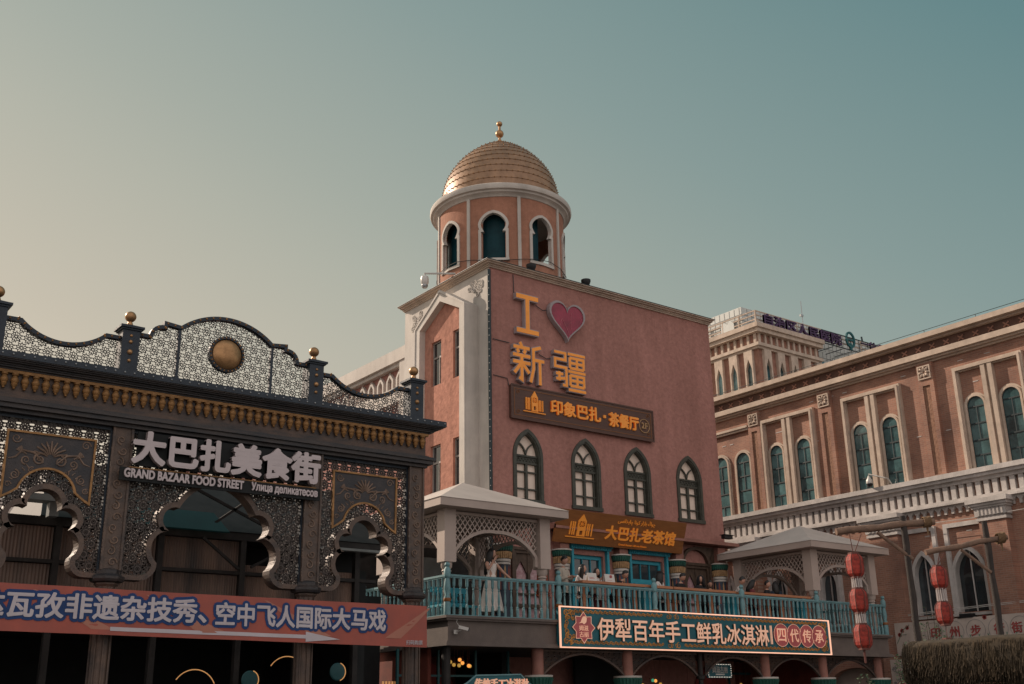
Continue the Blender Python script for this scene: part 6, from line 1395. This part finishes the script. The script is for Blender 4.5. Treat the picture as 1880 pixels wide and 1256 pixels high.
# ================================================================== lantern poles on the right
def pole(p, zt, label):
    random.seed(int(p[0]*10)); pts = [(p[0]+0.012*math.sin(i*1.7), p[1]+0.012*math.cos(i*2.3), zt*i/10) for i in range(11)]
    m = MB(); m.tube(pts, [0.074-0.0015*i+0.006*math.sin(i*3) for i in range(11)], 12); return obj('wooden_pole', m, 'post_log', smooth=True, label=label, category='pole', group='wooden lantern poles')
pole((18.94, 12.62), 5.13, 'dark wooden pole carrying the longer log beam with three red lanterns')
pole((20.22, 11.69), 5.0, 'dark wooden pole carrying the shorter log beam, the right one')
def log(p0, p1, r, label, brace):
    t = thing('log_beam', label, 'beam', p0, 'log beams with lanterns')
    k = 9; pts = [(p0[0]+(p1[0]-p0[0])*i/k+0.01*math.sin(i*2), p0[1]+(p1[1]-p0[1])*i/k, p0[2]+(p1[2]-p0[2])*i/k+0.012*math.sin(i*1.3)) for i in range(k+1)]
    m = MB(); m.tube(pts, [r+0.006*math.sin(i*2.7) for i in range(k+1)], 12); obj('log', m, 'log', t, smooth=True)
    m = MB(); m.tube(brace, [r*0.55, r*0.62], 10); obj('brace', m, 'log', t, smooth=True)
    m = MB(); q = Vector(p0)*0.08+Vector(p1)*0.92; d = (Vector(p1)-Vector(p0)).normalized()
    for j in range(7):
        c = q+d*(j-3)*0.022; a0 = j*0.5; m.tube([(c.x+0.1*math.sin(a)*d.y, c.y-0.1*math.sin(a)*d.x, c.z+0.1*math.cos(a)) for a in [2*PI*i/10+a0 for i in range(11)]], 0.012, 5)
    m.tube([(q.x, q.y, q.z-0.08), (q.x+0.01, q.y, q.z-0.25)], [0.03, 0.008], 6); obj('rope_lashing', m, 'rope', t); return t
LOG1 = log((17.84, 13.38, 4.84), (19.42, 12.25, 5.02), 0.068, 'longer light log beam with a brace, tied to the left pole', [(18.50, 12.92, 4.82), (19.0, 12.56, 4.30)])
LOG2 = log((19.18, 12.38, 4.41), (20.52, 11.44, 4.70), 0.055, 'shorter light log beam with a brace, tied to the right pole', [(19.76, 11.98, 4.46), (20.18, 11.68, 4.02)])
def lantern(c, label, r=0.168, h=0.43):
    t = thing('red_lantern', label, 'lantern', (c[0], c[1], c[2]-h/2), 'hanging red lanterns')
    m = MB(); n = 6; b = h/2; prof = [(0.62*r, -b), (0.92*r, -b+0.06), (1.0*r, -b+0.12), (1.0*r, b-0.12), (0.92*r, b-0.06), (0.62*r, b)]; m.lathe(prof, c, n, ph=0.3); obj('shade', m, 'lantern_red', t)
    m = MB()
    for j in range(n):
        a = 0.3+2*PI*j/n; m.tube([(c[0]+q*1.01*math.cos(a), c[1]+q*1.01*math.sin(a), c[2]+z) for q, z in prof], 0.009, 5)
    m.lathe([(0.64*r, -b-0.03), (0.64*r, -b+0.004)], c, n, ph=0.3); m.lathe([(0.64*r, b-0.004), (0.64*r, b+0.03)], c, n, ph=0.3); obj('rib_frame', m, 'lantern_dark', t); return t
def fringe(c, z0, z1, par):
    m = MB()
    for j in range(14): a = 2*PI*j/14; m.tube([(c[0]+0.085*math.cos(a), c[1]+0.085*math.sin(a), z0), (c[0]+0.088*math.cos(a+0.1), c[1]+0.088*math.sin(a+0.1), z1)], 0.012, 5)
    obj('fringe', m, 'tassel_pale', par)
A_ = [lantern((18.14, 13.26, z), ('top red lantern of the longer string, level with the grey pavilion eave', 'middle red lantern of the longer string, in front of the teal railing', 'lowest red lantern of the longer string, with a hanging tassel')[i]) for i, z in enumerate((4.20, 3.54, 2.88))]
B_ = [lantern((19.40, 12.30, z), ('top red lantern of the shorter string between the two poles', 'red lantern below the top one on the shorter string', 'lowest red lantern of the shorter string, half hidden by thatch')[i], 0.158, 0.40) for i, z in enumerate((3.95, 3.28, 2.60))]
fringe((18.14, 13.26), 3.98, 3.78, A_[0]); fringe((18.14, 13.26), 3.32, 3.12, A_[1]); fringe((19.40, 12.30), 3.74, 3.50, B_[0])
m = MB(); m.tube([(18.14, 13.26, 2.66), (18.14, 13.26, 2.40)], 0.022, 6); obj('tassel', m, 'lantern_dark', A_[2])
m = MB(); m.tube([(18.10, 13.27, 4.80), (18.13, 13.26, 4.45)], 0.008, 5); m.tube([(18.29, 13.14, 4.80), (18.17, 13.25, 4.45)], 0.008, 5); m.tube([(18.14, 13.26, 4.45), (18.14, 13.26, 2.66)], 0.006, 4); obj('hanging_cord', m, 'lantern_dark', LOG1)
m = MB(); m.tube([(19.42, 12.22, 4.44), (19.40, 12.30, 4.18)], 0.008, 5); m.tube([(19.52, 12.14, 4.46), (19.40, 12.30, 4.18)], 0.008, 5); m.tube([(19.40, 12.30, 4.18), (19.40, 12.30, 2.42)], 0.006, 4); obj('hanging_cord', m, 'lantern_dark', LOG2)
def bush(c, n, hgt, spread, label):
    t = thing('leafy_plant', label, 'plant', (c[0], c[1], 0), 'green plants behind the thatch'); random.seed(int(c[0]*100+c[1]))
    st_ = MB(); lf = MB()
    for i in range(n):
        a = random.uniform(0, 2*PI); r = spread*random.random()**0.6; p = [Vector((c[0]+0.05*math.cos(a), c[1]+0.05*math.sin(a), 0.3)), Vector((c[0]+r*0.5*math.cos(a), c[1]+r*0.5*math.sin(a), hgt*0.55)), Vector((c[0]+r*math.cos(a), c[1]+r*math.sin(a), hgt*random.uniform(0.8, 1.0)))]
        st_.tube(p, [0.016, 0.011, 0.004], 5)
        for k in range(34):
            q = random.uniform(0.45, 1.0); b = p[1].lerp(p[2], (q-0.45)/0.55); d = Vector((random.uniform(-1, 1), random.uniform(-1, 1), random.uniform(-0.3, 0.8))).normalized(); e = d.orthogonal().normalized(); L_ = random.uniform(0.035, 0.075)
            b = b+d*0.02; lf.add([b, b+d*L_*0.5+e*L_*0.28, b+d*L_, b+d*L_*0.5-e*L_*0.28], [(0, 1, 2, 3)])
    obj('stem', st_, 'stem', t); obj('foliage', lf, 'leaf', t)
bush((19.55, 12.7), 16, 3.42, 0.30, 'green leafy shrub beside the lowest lantern of the shorter string')
bush((18.9, 12.9), 10, 2.95, 0.28, 'smaller green shrub at the foot of the left pole')
bush((19.0, 13.9), 9, 2.36, 0.22, 'small green plant between the terrace end and the thatch')
# ================================================================== thatched stall in front, right
th = thing('thatched_stall', 'dark straw thatch edge of a stall in the bottom right corner', 'stall', (13.6, 4.5, 0))
m = MB(); TY0, TY1 = -2.0, 8.62
def thx(y, z, bulge=0.0): return 12.65-bulge
n = 60; k = 10; vs = []
prof = [(12.80, 1.86), (12.70, 1.90), (12.62, 2.0), (12.60, 2.15), (12.615, 2.28), (12.65, 2.36), (12.72, 2.395), (13.3, 2.42), (14.0, 2.45), (15.0, 2.46)]
for i in range(n+1):
    y = TY1-(TY1-TY0)*i/n; e = 0.05*math.exp(-i*1.2)
    for x, z in prof: vs.append((x+e*1.2+0.012*math.sin(i*2.1+z*9), y, z-0.008*i/n*4+0.012*math.sin(i*1.1+x*7)-(e if z > 2.1 else -e)))
m.add(vs, [(i*k+j, (i+1)*k+j, (i+1)*k+j+1, i*k+j+1) for i in range(n) for j in range(k-1)]+[tuple(range(k))]); obj('thatch', m, 'straw', th, smooth=True)
m = MB(); random.seed(3)
for i in range(13000):
    y = TY1-8.5*random.random()**1.0*0.75+0.02; u = random.random()*8.2; j = int(u); f = u-j
    x0, z0 = prof[j]; x1, z1 = prof[j+1]; x = x0+(x1-x0)*f; z = z0+(z1-z0)*f; L_ = random.uniform(0.08, 0.17)
    if random.random() < 0.06: y = TY1+random.uniform(0, 0.03)
    top_ = z > 2.3; dx = random.uniform(-0.03, 0.012); m.bar((x+(0.10 if top_ else 0.012), y, z+(0.004 if top_ else L_*0.4)), (x+dx-0.010, y+random.uniform(-0.025, 0.025), z-L_*0.6), 0.005, 0.003, 0 if random.random() < 0.8 else 1)
obj('straw_strands', m, ['straw', 'straw_light'], th)['kind'] = 'stuff'
for y in (8.2, 4.5, 0.5):
    m = MB(); m.tube([(12.95, y, 0), (12.95, y, 2.2)], 0.06, 10); obj('post', m, 'post_log', th)
m = MB(); m.box(12.9, 15, TY0, 8.4, 1.82, 1.86); obj('ceiling', m, 'dark_wood', th)
m = MB(); m.lathe([(0.0, 0.35), (0.1, 0.33), (0.75, 0.0), (0.76, -0.04)], (25.2, 17.0, 2.02), 8); m.tube([(25.2, 17, 0), (25.2, 17, 2.35)], 0.025, 8)
obj('parasol', m, 'umbrella_red', label='dark red parasol tip at the bottom edge left of the thatch', category='parasol')
